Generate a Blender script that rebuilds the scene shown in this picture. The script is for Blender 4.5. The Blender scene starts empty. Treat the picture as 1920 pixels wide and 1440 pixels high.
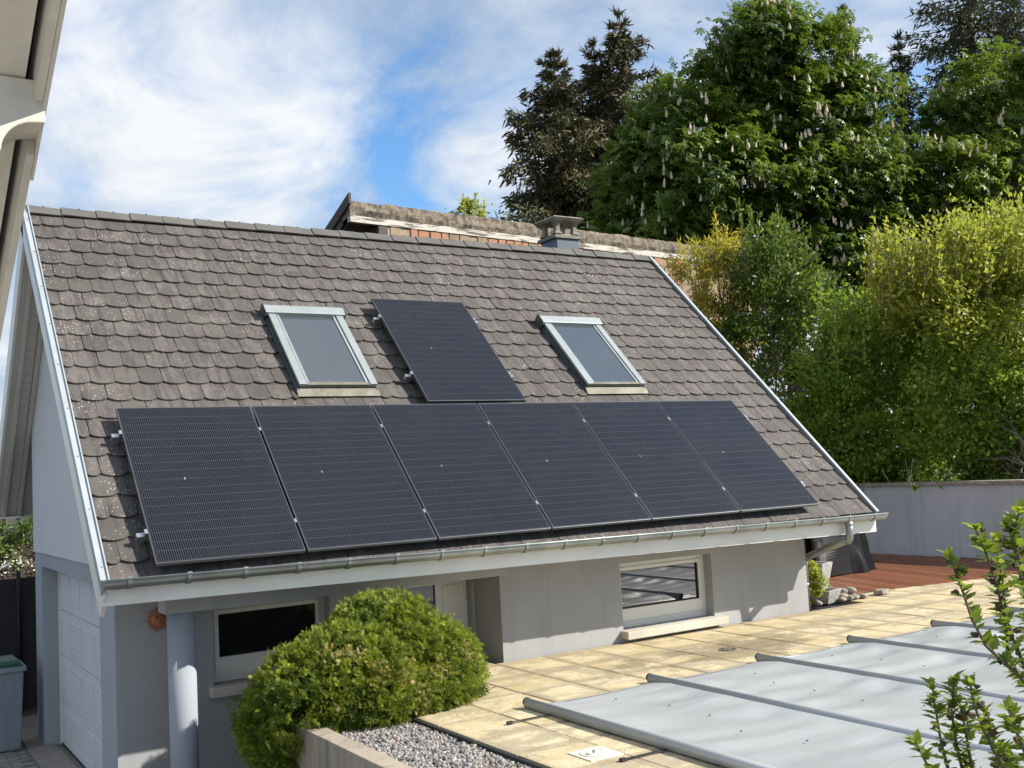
import bpy, math, random
import numpy as np
from mathutils import Vector, Matrix

random.seed(7)
rng = np.random.default_rng(11)
SC = bpy.context.scene
COL = SC.collection

# ------------------------------------------------------------------ camera
CAM_LOC = Vector((-1.89065, -7.88295, 0.53759))
RIGHT = Vector((0.84561, -0.531141, -0.053222))
FWD = Vector((0.533797, 0.841766, 0.08056))
UP = Vector((0.002012, -0.096532, 0.995328))
cam_data = bpy.data.cameras.new('camera')
cam = bpy.data.objects.new('camera', cam_data)
COL.objects.link(cam)
M3 = Matrix((RIGHT, UP, -FWD)).transposed()
cam.matrix_world = Matrix.Translation(CAM_LOC) @ M3.to_4x4()
cam_data.sensor_width = 36.0
cam_data.lens = 36.0 * 1982.459 / 1920.0
cam_data.clip_start = 0.05
cam_data.clip_end = 3000.0
SC.camera = cam

# ------------------------------------------------------------------ sky, sun, exposure
SUN = Vector((0.62, -0.52, 0.585)).normalized()
SUN_EL = math.asin(SUN.z)
SUN_ROT = math.atan2(SUN.x, SUN.y)
world = bpy.data.worlds.new('World')
SC.world = world
world.use_nodes = True


def nn(nt, kind, props=None, **inp):
    n = nt.nodes.new(kind)
    for k, v in (props or {}).items():
        setattr(n, k, v)
    for k, v in inp.items():
        key = int(k[1:]) if k[0] == 'i' and k[1:].isdigit() else k.replace('_', ' ')
        s = n.inputs[key]
        if isinstance(v, bpy.types.NodeSocket):
            nt.links.new(v, s)
        else:
            s.default_value = v
    return n


def mth(nt, op, a, b=0.0, c=None, clamp=False):
    n = nn(nt, 'ShaderNodeMath', {'operation': op, 'use_clamp': clamp}, i0=a, i1=b)
    if c is not None:
        n.inputs[2].default_value = c
    return n.outputs[0]


def ramp(nt, fac, stops):
    n = nn(nt, 'ShaderNodeValToRGB', None, Fac=fac)
    cr = n.color_ramp
    while len(cr.elements) > 1:
        cr.elements.remove(cr.elements[-1])
    for i, (p, c) in enumerate(stops):
        e = cr.elements[0] if i == 0 else cr.elements.new(p)
        e.position = p
        e.color = (c, c, c, 1) if not isinstance(c, tuple) else (*c, 1)
    return n.outputs[0]


def mixc(nt, fac, a, b, mode='MIX'):
    n = nn(nt, 'ShaderNodeMix', {'data_type': 'RGBA', 'blend_type': mode})
    for i, v in ((0, fac), (6, a), (7, b)):
        if isinstance(v, bpy.types.NodeSocket):
            nt.links.new(v, n.inputs[i])
        else:
            n.inputs[i].default_value = v if i == 0 else (*v, 1)
    return n.outputs[2]


def noise(nt, vec, scale, detail=4.0, rough=0.55, dist=0.0):
    return nn(nt, 'ShaderNodeTexNoise', None, Vector=vec, Scale=scale, Detail=detail, Roughness=rough, Distortion=dist).outputs[0]


def mapv(nt, vec, loc=(0, 0, 0), rot=(0, 0, 0), sc=(1, 1, 1)):
    return nn(nt, 'ShaderNodeMapping', None, Vector=vec, Location=loc, Rotation=rot, Scale=sc).outputs[0]


def build_world():
    nt = world.node_tree
    nt.nodes.clear()
    out = nt.nodes.new('ShaderNodeOutputWorld')
    sky = nn(nt, 'ShaderNodeTexSky', {'sky_type': 'NISHITA', 'sun_disc': False, 'sun_elevation': SUN_EL,
                                      'sun_rotation': SUN_ROT, 'altitude': 300.0, 'air_density': 1.0,
                                      'dust_density': 0.1, 'ozone_density': 3.0})
    bg = nn(nt, 'ShaderNodeBackground', None, Color=mixc(nt, 1.0, sky.outputs[0], (0.75, 1.0, 1.14), 'MULTIPLY'), Strength=0.12)
    tc = nn(nt, 'ShaderNodeTexCoord').outputs['Generated']
    sep = nn(nt, 'ShaderNodeSeparateXYZ', None, Vector=tc)
    z = mth(nt, 'ADD', mth(nt, 'MAXIMUM', sep.outputs[2], 0.0), 0.22)
    p = nn(nt, 'ShaderNodeCombineXYZ', None, X=mth(nt, 'DIVIDE', sep.outputs[0], z), Y=mth(nt, 'DIVIDE', sep.outputs[1], z), Z=0.0).outputs[0]
    # one cloud layer: soft large banks, torn by finer noise
    a = mapv(nt, p, loc=(SKX, SKY0, 0.0), rot=(0, 0, -0.35), sc=(1.0, 0.8, 1))
    big = noise(nt, a, 0.62, 2.0, 0.45, 0.25)
    fine = noise(nt, mapv(nt, p, loc=(7.3, 1.1, 0), rot=(0, 0, -0.5), sc=(1.4, 1.0, 1)), 1.9, 10.0, 0.62, 0.45)
    dens = mth(nt, 'ADD', mth(nt, 'MULTIPLY', big, 0.70), mth(nt, 'MULTIPLY', fine, 0.40))
    mask = ramp(nt, dens, [(0.448, 0.0), (0.505, 0.6), (0.575, 0.98)])
    shade = noise(nt, mapv(nt, p, loc=(3.3, 0.4, 0), rot=(0, 0, -0.4), sc=(1.1, 0.9, 1)), 1.6, 9.0, 0.58, 0.5)
    shade = mth(nt, 'ADD', mth(nt, 'MULTIPLY', shade, 0.62), mth(nt, 'MULTIPLY', fine, 0.38))
    ccol = ramp(nt, shade, [(0.40, (0.44, 0.53, 0.66)), (0.50, (0.67, 0.75, 0.85)), (0.60, (0.95, 0.97, 1.0))])
    cl = nn(nt, 'ShaderNodeBackground', None, Color=ccol, Strength=CLOUD)
    mask = mth(nt, 'MULTIPLY', mask, mth(nt, 'GREATER_THAN', sep.outputs[2], 0.0))
    mx = nn(nt, 'ShaderNodeMixShader', None, i0=mask, i1=bg.outputs[0], i2=cl.outputs[0])
    nt.links.new(mx.outputs[0], out.inputs[0])


CLOUD = 0.63
SKX, SKY0 = 7.399, 12.078
build_world()
sun_data = bpy.data.lights.new('sun', 'SUN')
sun_data.energy = 5.0
sun_data.angle = math.radians(0.53)
sun_data.color = (1.0, 0.945, 0.86)
sun = bpy.data.objects.new('sun', sun_data)
COL.objects.link(sun)
sun.rotation_euler = SUN.to_track_quat('Z', 'Y').to_euler()
sun.location = (20, -20, 30)
vs = SC.view_settings
vs.view_transform = 'Standard'
vs.look = 'None'
vs.gamma = 1.0
vs.use_curve_mapping = False
vs.exposure = 0.66
SC.cycles.max_bounces = 6
SC.cycles.use_denoising = True


# ------------------------------------------------------------------ helpers
def at(px, py, d):
    """World point that lies d metres ahead of the viewpoint in the direction of a photo pixel (1920 wide)."""
    return CAM_LOC + d * (FWD + RIGHT * ((px - 960) / 1982.459) + UP * ((720 - py) / 1982.459))


def tag(o, label=None, cat=None, group=None, kind=None):
    if label: o['label'] = label
    if cat: o['category'] = cat
    if group: o['group'] = group
    if kind: o['kind'] = kind
    return o


def empty(name, loc, label, cat, group=None, rot=(0, 0, 0)):
    o = bpy.data.objects.new(name, None)
    o.empty_display_size = 0.1
    COL.objects.link(o)
    o.location = loc
    o.rotation_euler = rot
    return tag(o, label, cat, group)


def put(name, me, m, parent=None, local=False, loc=None, rot=None):
    """Link a mesh object. local=False: mesh data is in world coordinates even under a moved Empty."""
    o = bpy.data.objects.new(name, me)
    COL.objects.link(o)
    if m is not None and len(me.materials) == 0:
        me.materials.append(m)
    if parent is not None:
        o.parent = parent
        if not local and parent.type == 'EMPTY':
            o.matrix_parent_inverse = (Matrix.Translation(parent.location) @ parent.rotation_euler.to_matrix().to_4x4()).inverted()
    if loc is not None: o.location = loc
    if rot is not None: o.rotation_euler = rot
    return o


class MB:
    def __init__(s):
        s.v = []
        s.f = []

    def add(s, vs, fs):
        b = len(s.v)
        s.v += [tuple(v) for v in vs]
        s.f += [tuple(b + i for i in f) for f in fs]
        return s

    def box(s, x0, x1, y0, y1, z0, z1):
        return s.add([(x0, y0, z0), (x1, y0, z0), (x1, y1, z0), (x0, y1, z0), (x0, y0, z1), (x1, y0, z1), (x1, y1, z1), (x0, y1, z1)],
                     [(3, 2, 1, 0), (4, 5, 6, 7), (0, 1, 5, 4), (1, 2, 6, 5), (2, 3, 7, 6), (3, 0, 4, 7)])

    def prism(s, poly, axis, a, b):
        """poly of 2D points extruded along axis (0 x: (y,z); 1 y: (x,z); 2 z: (x,y)) from a to b."""
        def P(q, t):
            return (t, q[0], q[1]) if axis == 0 else (q[0], t, q[1]) if axis == 1 else (q[0], q[1], t)
        n = len(poly)
        vs = [P(q, a) for q in poly] + [P(q, b) for q in poly]
        fs = [tuple(range(n))[::-1], tuple(range(n, 2 * n))] + [(i, (i + 1) % n, n + (i + 1) % n, n + i) for i in range(n)]
        return s.add(vs, fs)

    def tube(s, pts, rad, n=8, caps=True):
        pts = [Vector(p) for p in pts]
        if not hasattr(rad, '__len__'): rad = [rad] * len(pts)
        vs = []
        prev = None
        for i, p in enumerate(pts):
            d = (pts[min(i + 1, len(pts) - 1)] - pts[max(i - 1, 0)]).normalized()
            if prev is None:
                a = d.orthogonal().normalized()
            else:
                a = (prev - d * prev.dot(d)).normalized()
            prev = a
            b = d.cross(a)
            for k in range(n):
                t = 2 * math.pi * k / n
                vs.append(p + (a * math.cos(t) + b * math.sin(t)) * rad[i])
        fs = []
        for i in range(len(pts) - 1):
            for k in range(n):
                fs.append((i * n + k, i * n + (k + 1) % n, (i + 1) * n + (k + 1) % n, (i + 1) * n + k))
        if caps:
            fs += [tuple(range(n))[::-1], tuple(range((len(pts) - 1) * n, len(pts) * n))]
        return s.add(vs, fs)

    def mesh(s, name, smooth=False, bevel=0.0):
        me = bpy.data.meshes.new(name)
        me.from_pydata(s.v, [], s.f)
        me.validate()
        import bmesh
        bm = bmesh.new()
        bm.from_mesh(me)
        bmesh.ops.recalc_face_normals(bm, faces=bm.faces)
        if bevel:
            es = [e for e in bm.edges if len(e.link_faces) == 2 and e.calc_face_angle(0) > 0.6]
            bmesh.ops.bevel(bm, geom=es, offset=bevel, segments=2, affect='EDGES', profile=0.6)
        bm.to_mesh(me)
        bm.free()
        if smooth:
            me.polygons.foreach_set('use_smooth', [True] * len(me.polygons))
        return me

    def build(s, name, m, parent=None, smooth=False, bevel=0.0, local=False):
        return put(name, s.mesh(name, smooth, bevel), m, parent, local)


def arr_mesh(name, V, F, smooth=False, tint=None):
    """Fast mesh from numpy: V (n,3), F (m,k) all faces alike."""
    me = bpy.data.meshes.new(name)
    V = np.ascontiguousarray(V, np.float32)
    F = np.ascontiguousarray(F, np.int32)
    m, k = F.shape
    me.vertices.add(len(V))
    me.vertices.foreach_set('co', V.ravel())
    me.loops.add(m * k)
    me.loops.foreach_set('vertex_index', F.ravel())
    me.polygons.add(m)
    me.polygons.foreach_set('loop_start', np.arange(0, m * k, k, dtype=np.int32))
    me.polygons.foreach_set('loop_total', np.full(m, k, np.int32))
    if smooth:
        me.polygons.foreach_set('use_smooth', np.ones(m, bool))
    if tint is not None:
        at_ = me.attributes.new('tint', 'FLOAT', 'POINT')
        at_.data.foreach_set('value', np.ascontiguousarray(tint, np.float32))
    me.update(calc_edges=True)
    return me


def unit(a):
    return a / np.maximum(np.linalg.norm(a, axis=-1, keepdims=True), 1e-9)


def scatter(name, P, D, N, L, W, tmpl, tint, parent, m):
    """Copies of one leaf template at P along D with normal hint N, as one mesh."""
    tv, tf = tmpl
    tv = np.array(tv, float)
    tf = np.array(tf)
    n = len(P)
    D = unit(D)
    S = unit(np.cross(D, N))
    Nn = np.cross(S, D)
    L = np.broadcast_to(L, (n,))[:, None, None]
    W = np.broadcast_to(W, (n,))[:, None, None]
    V = (P[:, None, :] + L * tv[None, :, 0:1] * D[:, None, :] + W * tv[None, :, 1:2] * S[:, None, :] + L * tv[None, :, 2:3] * Nn[:, None, :])
    F = tf[None] + (np.arange(n) * len(tv))[:, None, None]
    me = arr_mesh(name, V.reshape(-1, 3), F.reshape(-1, tf.shape[1]), False, np.repeat(tint, len(tv)))
    return put(name, me, m, parent)


LEAF = ([(0, 0, 0), (0.45, 0.5, 0.05), (1, 0, -0.06), (0.45, -0.5, 0.05)], [(0, 1, 2, 3)])
BLADE = ([(0, -0.5, 0), (0, 0.5, 0), (1, 0.12, -0.1), (1, -0.12, -0.1)], [(0, 1, 2, 3)])


def palmate():
    v, f = [], []
    for k, a in enumerate((-2.0, -1.1, -0.35, 0.35, 1.1, 2.0)):
        ln = 1.0 - 0.12 * abs(a)
        c, s_ = math.cos(a), math.sin(a)
        b = len(v)
        for t, w, z in ((0.05, 0, 0), (0.62, 0.17, -0.10), (1.0, 0, -0.36), (0.62, -0.17, -0.10)):
            x, y = t * ln, w
            v.append((x * c - y * s_, x * s_ + y * c, z * ln))
        f.append((b, b + 1, b + 2, b + 3))
    return v, f


def spray():
    v, f = [], []
    for t, a, ln in ((0, 0, 1.0), (0.15, 0.75, 0.6), (0.15, -0.75, 0.6), (0.4, 0.6, 0.5), (0.4, -0.6, 0.5), (0.02, 1.15, 0.45), (0.02, -1.15, 0.45)):
        c, s_ = math.cos(a), math.sin(a)
        b = len(v)
        for q, w in ((0, 0.0), (0.55, 0.055), (1, 0), (0.55, -0.055)):
            x, y = q * ln, w
            v.append((t + x * c - y * s_, x * s_ + y * c, -0.12 * (t + x * c) ** 2 + 0.03 * math.sin(9 * a + q)))
        f.append((b, b + 1, b + 2, b + 3))
    return v, f


PALM = palmate()
SPRAY = spray()


# ------------------------------------------------------------------ materials
def new_mat(name):
    m = bpy.data.materials.new(name)
    m.use_nodes = True
    nt = m.node_tree
    nt.nodes.clear()
    out = nt.nodes.new('ShaderNodeOutputMaterial')
    b = nt.nodes.new('ShaderNodeBsdfPrincipled')
    nt.links.new(b.outputs[0], out.inputs[0])
    return m, nt, b, out


def link(nt, v, s):
    if isinstance(v, bpy.types.NodeSocket):
        nt.links.new(v, s)
    else:
        s.default_value = v


def bump(nt, b, h, strength=0.3, dist=0.01):
    n = nn(nt, 'ShaderNodeBump', None, Height=h, Strength=strength, Distance=dist)
    nt.links.new(n.outputs[0], b.inputs['Normal'])


def pos(nt):
    return nn(nt, 'ShaderNodeNewGeometry').outputs['Position']


def objc(nt):
    return nn(nt, 'ShaderNodeTexCoord').outputs['Object']


def simple(name, col, col2=None, scale=3.0, rough=0.7, metal=0.0, bscale=0.0, bstr=0.2, bdist=0.004, detail=5.0, lo=0.35, hi=0.65, stretch=(1, 1, 1), ior=None, spec=None, coords='pos'):
    m, nt, b, out = new_mat(name)
    p = pos(nt) if coords == 'pos' else objc(nt)
    if stretch != (1, 1, 1):
        p = mapv(nt, p, sc=stretch)
    if col2 is None:
        col2 = tuple(c * 0.8 for c in col)
    fac = ramp(nt, noise(nt, p, scale, detail, 0.6), [(lo, 0.0), (hi, 1.0)])
    link(nt, mixc(nt, fac, col, col2), b.inputs['Base Color'])
    b.inputs['Roughness'].default_value = rough
    b.inputs['Metallic'].default_value = metal
    if ior: b.inputs['IOR'].default_value = ior
    if spec is not None: b.inputs['Specular IOR Level'].default_value = spec
    if bscale:
        bump(nt, b, noise(nt, p, bscale, 4.0, 0.6), bstr, bdist)
    return m


def tile_mat(name, source):
    m, nt, b, out = new_mat(name)
    p = pos(nt)
    if source == 'object':
        r = nn(nt, 'ShaderNodeObjectInfo').outputs['Random']
    else:
        r = nn(nt, 'ShaderNodeAttribute', {'attribute_name': 'tint'}).outputs['Fac']
    big = noise(nt, p, 0.9, 3.0)
    base = mixc(nt, ramp(nt, big, [(0.35, 0.0), (0.65, 1.0)]), (0.088, 0.077, 0.068), (0.119, 0.106, 0.094))
    # purple grey weathered streaks down the slope
    st = noise(nt, mapv(nt, p, sc=(13.0, 1.8, 1.8)), 1.3, 5.0, 0.65, 0.5)
    rr = mth(nt, 'ADD', st, mth(nt, 'MULTIPLY', r, 0.22))
    base = mixc(nt, mth(nt, 'MULTIPLY', ramp(nt, rr, [(0.55, 0.0), (0.72, 1.0)]), 0.8), base, (0.050, 0.040, 0.040))
    # warm dusty areas
    base = mixc(nt, mth(nt, 'MULTIPLY', ramp(nt, noise(nt, p, 5.0, 5.0, 0.65), [(0.5, 0.0), (0.7, 1.0)]), 0.5), base, (0.160, 0.142, 0.120))
    # lichen specks
    vo = nn(nt, 'ShaderNodeTexVoronoi', None, Vector=p, Scale=34.0, Randomness=1.0)
    size = mth(nt, 'MULTIPLY', noise(nt, p, 2.1, 3.0), 0.62)
    size = mth(nt, 'SUBTRACT', size, 0.13)
    sp = mth(nt, 'LESS_THAN', vo.outputs['Distance'], size)
    keep = mth(nt, 'GREATER_THAN', nn(nt, 'ShaderNodeSeparateColor', None, Color=vo.outputs['Color']).outputs[0], 0.45)
    base = mixc(nt, mth(nt, 'MULTIPLY', mth(nt, 'MULTIPLY', sp, keep), 0.65), base, (0.42, 0.385, 0.31))
    # moss
    mo = noise(nt, mapv(nt, p, loc=(5, 2, 9)), 3.4, 6.0, 0.7)
    base = mixc(nt, mth(nt, 'MULTIPLY', ramp(nt, mo, [(0.68, 0.0), (0.76, 1.0)]), 0.6), base, (0.15, 0.13, 0.035))
    val = mth(nt, 'ADD', 0.68, mth(nt, 'MULTIPLY', r, 0.58))
    base = mixc(nt, 1.0, base, nn(nt, 'ShaderNodeCombineColor', None, Red=val, Green=val, Blue=val).outputs[0], 'MULTIPLY')
    link(nt, base, b.inputs['Base Color'])
    b.inputs['Roughness'].default_value = 0.82
    bump(nt, b, noise(nt, p, 110.0, 4.0, 0.7), 0.5, 0.004)
    return m


def leaf_mat(name, cols, rough=0.5, trans=0.35, tcol=None, spec=0.4):
    """cols: list of (position, colour) over the leaf's own tint (age of the leaf)."""
    m, nt, b, out = new_mat(name)
    t = nn(nt, 'ShaderNodeAttribute', {'attribute_name': 'tint'}).outputs['Fac']
    c = ramp(nt, t, cols)
    link(nt, c, b.inputs['Base Color'])
    b.inputs['Roughness'].default_value = rough
    b.inputs['Specular IOR Level'].default_value = spec
    tr = nn(nt, 'ShaderNodeBsdfTranslucent', None, Color=mixc(nt, 0.5, c, tcol or (0.16, 0.22, 0.02)))
    mx = nn(nt, 'ShaderNodeMixShader', None, i0=trans, i1=b.outputs[0], i2=tr.outputs[0])
    nt.links.new(mx.outputs[0], out.inputs[0])
    return m


def cell_mat():
    m, nt, b, out = new_mat('solar cell')
    p = objc(nt)
    x = nn(nt, 'ShaderNodeSeparateXYZ', None, Vector=p).outputs[0]
    y = nn(nt, 'ShaderNodeSeparateXYZ', None, Vector=p).outputs[1]
    fx = mth(nt, 'FRACT', mth(nt, 'ADD', mth(nt, 'DIVIDE', x, 0.0165), 100.5))
    bar = mth(nt, 'LESS_THAN', mth(nt, 'ABSOLUTE', mth(nt, 'SUBTRACT', fx, 0.5)), 0.055)
    fy = mth(nt, 'FRACT', mth(nt, 'ADD', mth(nt, 'DIVIDE', y, 0.0016), 100.0))
    r = nn(nt, 'ShaderNodeObjectInfo').outputs['Random']
    base = mixc(nt, r, (0.0045, 0.0058, 0.0108), (0.0072, 0.0076, 0.0105))
    c = mixc(nt, bar, base, (0.095, 0.10, 0.118))
    link(nt, c, b.inputs['Base Color'])
    # dust film and glass over the cells
    d = noise(nt, pos(nt), 2.0, 5.0, 0.6)
    link(nt, mth(nt, 'ADD', 0.16, mth(nt, 'MULTIPLY', d, 0.22)), b.inputs['Roughness'])
    b.inputs['Specular IOR Level'].default_value = 0.20
    b.inputs['Coat Weight'].default_value = 0.05
    b.inputs['Coat Roughness'].default_value = 0.06
    return m


def plaster(name, col, b2=0.93, streak=0.0):
    m, nt, b, out = new_mat(name)
    p = pos(nt)
    n1 = noise(nt, p, 0.8, 5.0, 0.6)
    c = mixc(nt, ramp(nt, n1, [(0.35, 0.0), (0.65, 1.0)]), col, tuple(k * b2 for k in col))
    if streak:
        s = noise(nt, mapv(nt, p, sc=(5.0, 5.0, 0.35)), 1.2, 5.0, 0.65)
        c = mixc(nt, mth(nt, 'MULTIPLY', ramp(nt, s, [(0.5, 0.0), (0.72, 1.0)]), streak), c, tuple(k * 0.42 for k in col))
    link(nt, c, b.inputs['Base Color'])
    b.inputs['Roughness'].default_value = 0.9
    b.inputs['Specular IOR Level'].default_value = 0.2
    bump(nt, b, noise(nt, p, 160.0, 3.0, 0.6), 0.5, 0.003)
    return m


def paint(name, col, dirt=0.25, rough=0.45, grain=True):
    m, nt, b, out = new_mat(name)
    p = pos(nt)
    n1 = noise(nt, p, 2.5, 6.0, 0.65)
    c = mixc(nt, mth(nt, 'MULTIPLY', ramp(nt, n1, [(0.45, 0.0), (0.75, 1.0)]), dirt), col, (0.30, 0.27, 0.21))
    link(nt, c, b.inputs['Base Color'])
    b.inputs['Roughness'].default_value = rough
    if grain:
        bump(nt, b, noise(nt, mapv(nt, p, sc=(3, 3, 14)), 12.0, 4.0), 0.12, 0.004)
    return m


def glass_mat(name, col, rough=0.02, ior=1.55, dirt=False):
    m, nt, b, out = new_mat(name)
    c = col
    if dirt:
        y = nn(nt, 'ShaderNodeSeparateXYZ', None, Vector=objc(nt)).outputs[1]
        n1 = noise(nt, pos(nt), 18.0, 5.0, 0.7)
        f = mth(nt, 'ADD', mth(nt, 'MULTIPLY', y, -7.0), mth(nt, 'MULTIPLY', n1, 1.6))
        f = ramp(nt, f, [(0.28, 0.0), (0.85, 1.0)])
        c = mixc(nt, mth(nt, 'MULTIPLY', f, 0.6), col, (0.42, 0.40, 0.34))
        link(nt, mth(nt, 'ADD', rough, mth(nt, 'MULTIPLY', f, 0.5)), b.inputs['Roughness'])
    else:
        b.inputs['Roughness'].default_value = rough
    link(nt, c if isinstance(c, bpy.types.NodeSocket) else (*c, 1), b.inputs['Base Color'])
    b.inputs['IOR'].default_value = ior
    return m


def paving_mat():
    m, nt, b, out = new_mat('sandstone paving')
    p0 = pos(nt)
    r = nn(nt, 'ShaderNodeObjectInfo').outputs['Random']
    p = nn(nt, 'ShaderNodeVectorMath', {'operation': 'ADD'}, i0=p0, i1=nn(nt, 'ShaderNodeCombineXYZ', None, X=mth(nt, 'MULTIPLY', r, 53.0), Y=mth(nt, 'MULTIPLY', r, 31.0), Z=mth(nt, 'MULTIPLY', r, 17.0)).outputs[0]).outputs[0]
    c = mixc(nt, r, (0.47, 0.37, 0.19), (0.62, 0.51, 0.31))
    n1 = noise(nt, p, 4.5, 6.0, 0.7)
    c = mixc(nt, ramp(nt, n1, [(0.42, 0.0), (0.68, 0.9)]), c, (0.62, 0.54, 0.37))
    # soot and algae patches of their own shape
    n2 = noise(nt, mapv(nt, p, loc=(3.1, 8.2, 0), sc=(1, 1.5, 1)), 2.3, 8.0, 0.74, 0.5)
    n2 = mth(nt, 'ADD', n2, mth(nt, 'MULTIPLY', r, 0.10))
    c = mixc(nt, mth(nt, 'MULTIPLY', ramp(nt, n2, [(0.53, 0.0), (0.62, 1.0)]), 0.55), c, (0.22, 0.19, 0.14))
    oc = nn(nt, 'ShaderNodeSeparateXYZ', None, Vector=objc(nt))
    ed_ = mth(nt, 'MINIMUM', mth(nt, 'SUBTRACT', 0.253, mth(nt, 'ABSOLUTE', oc.outputs[0])), mth(nt, 'SUBTRACT', 0.257, mth(nt, 'ABSOLUTE', oc.outputs[1])))
    ed_ = mth(nt, 'SUBTRACT', mth(nt, 'MULTIPLY', mth(nt, 'ADD', n1, r), 0.062), ed_)
    c = mixc(nt, mth(nt, 'MULTIPLY', ramp(nt, ed_, [(0.0, 0.0), (0.045, 1.0)]), 0.6), c, (0.27, 0.22, 0.14))
    n3 = noise(nt, p, 60.0, 4.0, 0.7)
    c = mixc(nt, mth(nt, 'MULTIPLY', ramp(nt, n3, [(0.52, 0.0), (0.66, 1.0)]), 0.5), c, (0.26, 0.22, 0.15))
    # damp run-off towards the drain
    d = nn(nt, 'ShaderNodeVectorMath', {'operation': 'DISTANCE'}, i0=mapv(nt, p0, sc=(0.55, 1.5, 0)), i1=(5.25 * 0.55, -0.42 * 1.5, 0)).outputs['Value']
    dd = mth(nt, 'SUBTRACT', mth(nt, 'ADD', 0.72, mth(nt, 'MULTIPLY', mth(nt, 'SUBTRACT', noise(nt, p0, 2.0, 7.0, 0.7), 0.5), 2.6)), d)
    c = mixc(nt, mth(nt, 'MULTIPLY', ramp(nt, dd, [(0.0, 0.0), (0.28, 1.0)]), 0.62), c, (0.15, 0.115, 0.06))
    link(nt, c, b.inputs['Base Color'])
    b.inputs['Roughness'].default_value = 0.85
    bump(nt, b, mth(nt, 'ADD', noise(nt, p, 45.0, 5.0, 0.7), noise(nt, p, 12.0, 3.0)), 0.7, 0.008)
    return m


def cover_mat():
    m, nt, b, out = new_mat('pool cover pvc')
    p = pos(nt)
    c = mixc(nt, ramp(nt, noise(nt, p, 0.9, 4.0), [(0.35, 0.0), (0.65, 1.0)]), (0.315, 0.332, 0.334), (0.375, 0.39, 0.388))
    n2 = noise(nt, mapv(nt, p, sc=(2.2, 0.8, 1), rot=(0, 0, 0.3)), 2.6, 6.0, 0.7, 0.5)
    c = mixc(nt, mth(nt, 'MULTIPLY', ramp(nt, n2, [(0.6, 0.0), (0.74, 1.0)]), 0.25), c, (0.46, 0.465, 0.44))
    link(nt, c, b.inputs['Base Color'])
    b.inputs['Roughness'].default_value = 0.4
    f1 = noise(nt, mapv(nt, p, rot=(0, 0, 0.25), sc=(0.8, 3.6, 1)), 1.8, 3.0, 0.5, 0.7)
    bump(nt, b, mth(nt, 'ADD', f1, mth(nt, 'MULTIPLY', noise(nt, p, 30.0, 3.0), 0.06)), 0.16, 0.05)
    return m


def wood_mat(name, c1, c2, axis_scale, rough=0.55, use='pos'):
    m, nt, b, out = new_mat(name)
    p = pos(nt) if use == 'pos' else objc(nt)
    r = nn(nt, 'ShaderNodeObjectInfo').outputs['Random']
    g = noise(nt, mapv(nt, p, sc=axis_scale), 6.0, 6.0, 0.65, 0.3)
    c = mixc(nt, ramp(nt, g, [(0.35, 0.0), (0.68, 1.0)]), c1, c2)
    v = mth(nt, 'ADD', 0.75, mth(nt, 'MULTIPLY', r, 0.5))
    c = mixc(nt, 1.0, c, nn(nt, 'ShaderNodeCombineColor', None, Red=v, Green=v, Blue=v).outputs[0], 'MULTIPLY')
    link(nt, c, b.inputs['Base Color'])
    b.inputs['Roughness'].default_value = rough
    bump(nt, b, g, 0.25, 0.006)
    return m


M = {}
M['tile'] = tile_mat('roof tile', 'object')
M['tile_many'] = tile_mat('roof tile field', 'tint')
M['ridge'] = simple('ridge cap concrete', (0.118, 0.112, 0.102), (0.085, 0.08, 0.074), 2.0, 0.8, bscale=90, bstr=0.4)
M['cell'] = cell_mat()
M['backsheet'] = simple('panel backsheet', (0.012, 0.012, 0.014), (0.016, 0.016, 0.018), 3, 0.3)
M['rib'] = simple('cell ribbon', (0.10, 0.10, 0.105), None, 3, 0.35)
M['frame_black'] = simple('black anodised frame', (0.085, 0.09, 0.10), (0.12, 0.125, 0.135), 4, 0.35, metal=0.6)
M['alu'] = simple('mill aluminium', (0.62, 0.64, 0.66), (0.5, 0.52, 0.54), 6, 0.32, metal=0.9)
M['zinc'] = simple('zinc gutter', (0.33, 0.35, 0.345), (0.24, 0.26, 0.25), 3.5, 0.48, metal=0.75, bscale=14, bstr=0.1)
M['trim'] = simple('pale blue grey trim', (0.40, 0.44, 0.46), (0.33, 0.365, 0.38), 3.0, 0.5, metal=0.15)
M['sky_frame'] = simple('skylight cover metal', (0.34, 0.375, 0.375), (0.28, 0.31, 0.305), 4.0, 0.42, metal=0.3, bscale=120, bstr=0.08)
M['sky_dark'] = simple('skylight side metal', (0.10, 0.115, 0.115), (0.07, 0.08, 0.08), 5.0, 0.5, metal=0.3)
M['sky_glass'] = glass_mat('skylight glass', (0.060, 0.072, 0.082), 0.03, 1.9, True)
M['apron'] = simple('lead apron stained', (0.19, 0.185, 0.145), (0.12, 0.11, 0.07), 9.0, 0.6, metal=0.2)
M['grey_wall'] = plaster('grey render', (0.37, 0.372, 0.372), 0.86, 0.16)
M['blue_wall'] = plaster('blue grey render', (0.34, 0.365, 0.40), 0.9, 0.12)
M['white_wall'] = plaster('white render', (0.58, 0.59, 0.605), 0.92, 0.08)
M['ret_wall'] = plaster('weathered white render', (0.47, 0.49, 0.53), 0.85, 0.35)
M['fascia'] = paint('cream fascia paint', (0.80, 0.78, 0.70), 0.2)
M['verge'] = paint('white verge paint', (0.76, 0.74, 0.66), 0.12)
M['soffit'] = paint('soffit paint', (0.58, 0.55, 0.48), 0.25)
M['pvc'] = simple('white window plastic', (0.74, 0.72, 0.65), (0.68, 0.66, 0.59), 2.0, 0.35)
M['pane'] = glass_mat('window pane', (0.012, 0.013, 0.015), 0.01, 1.9)
M['sill'] = simple('sill stone', (0.56, 0.52, 0.43), (0.45, 0.41, 0.33), 3.0, 0.7, bscale=60)
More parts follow.
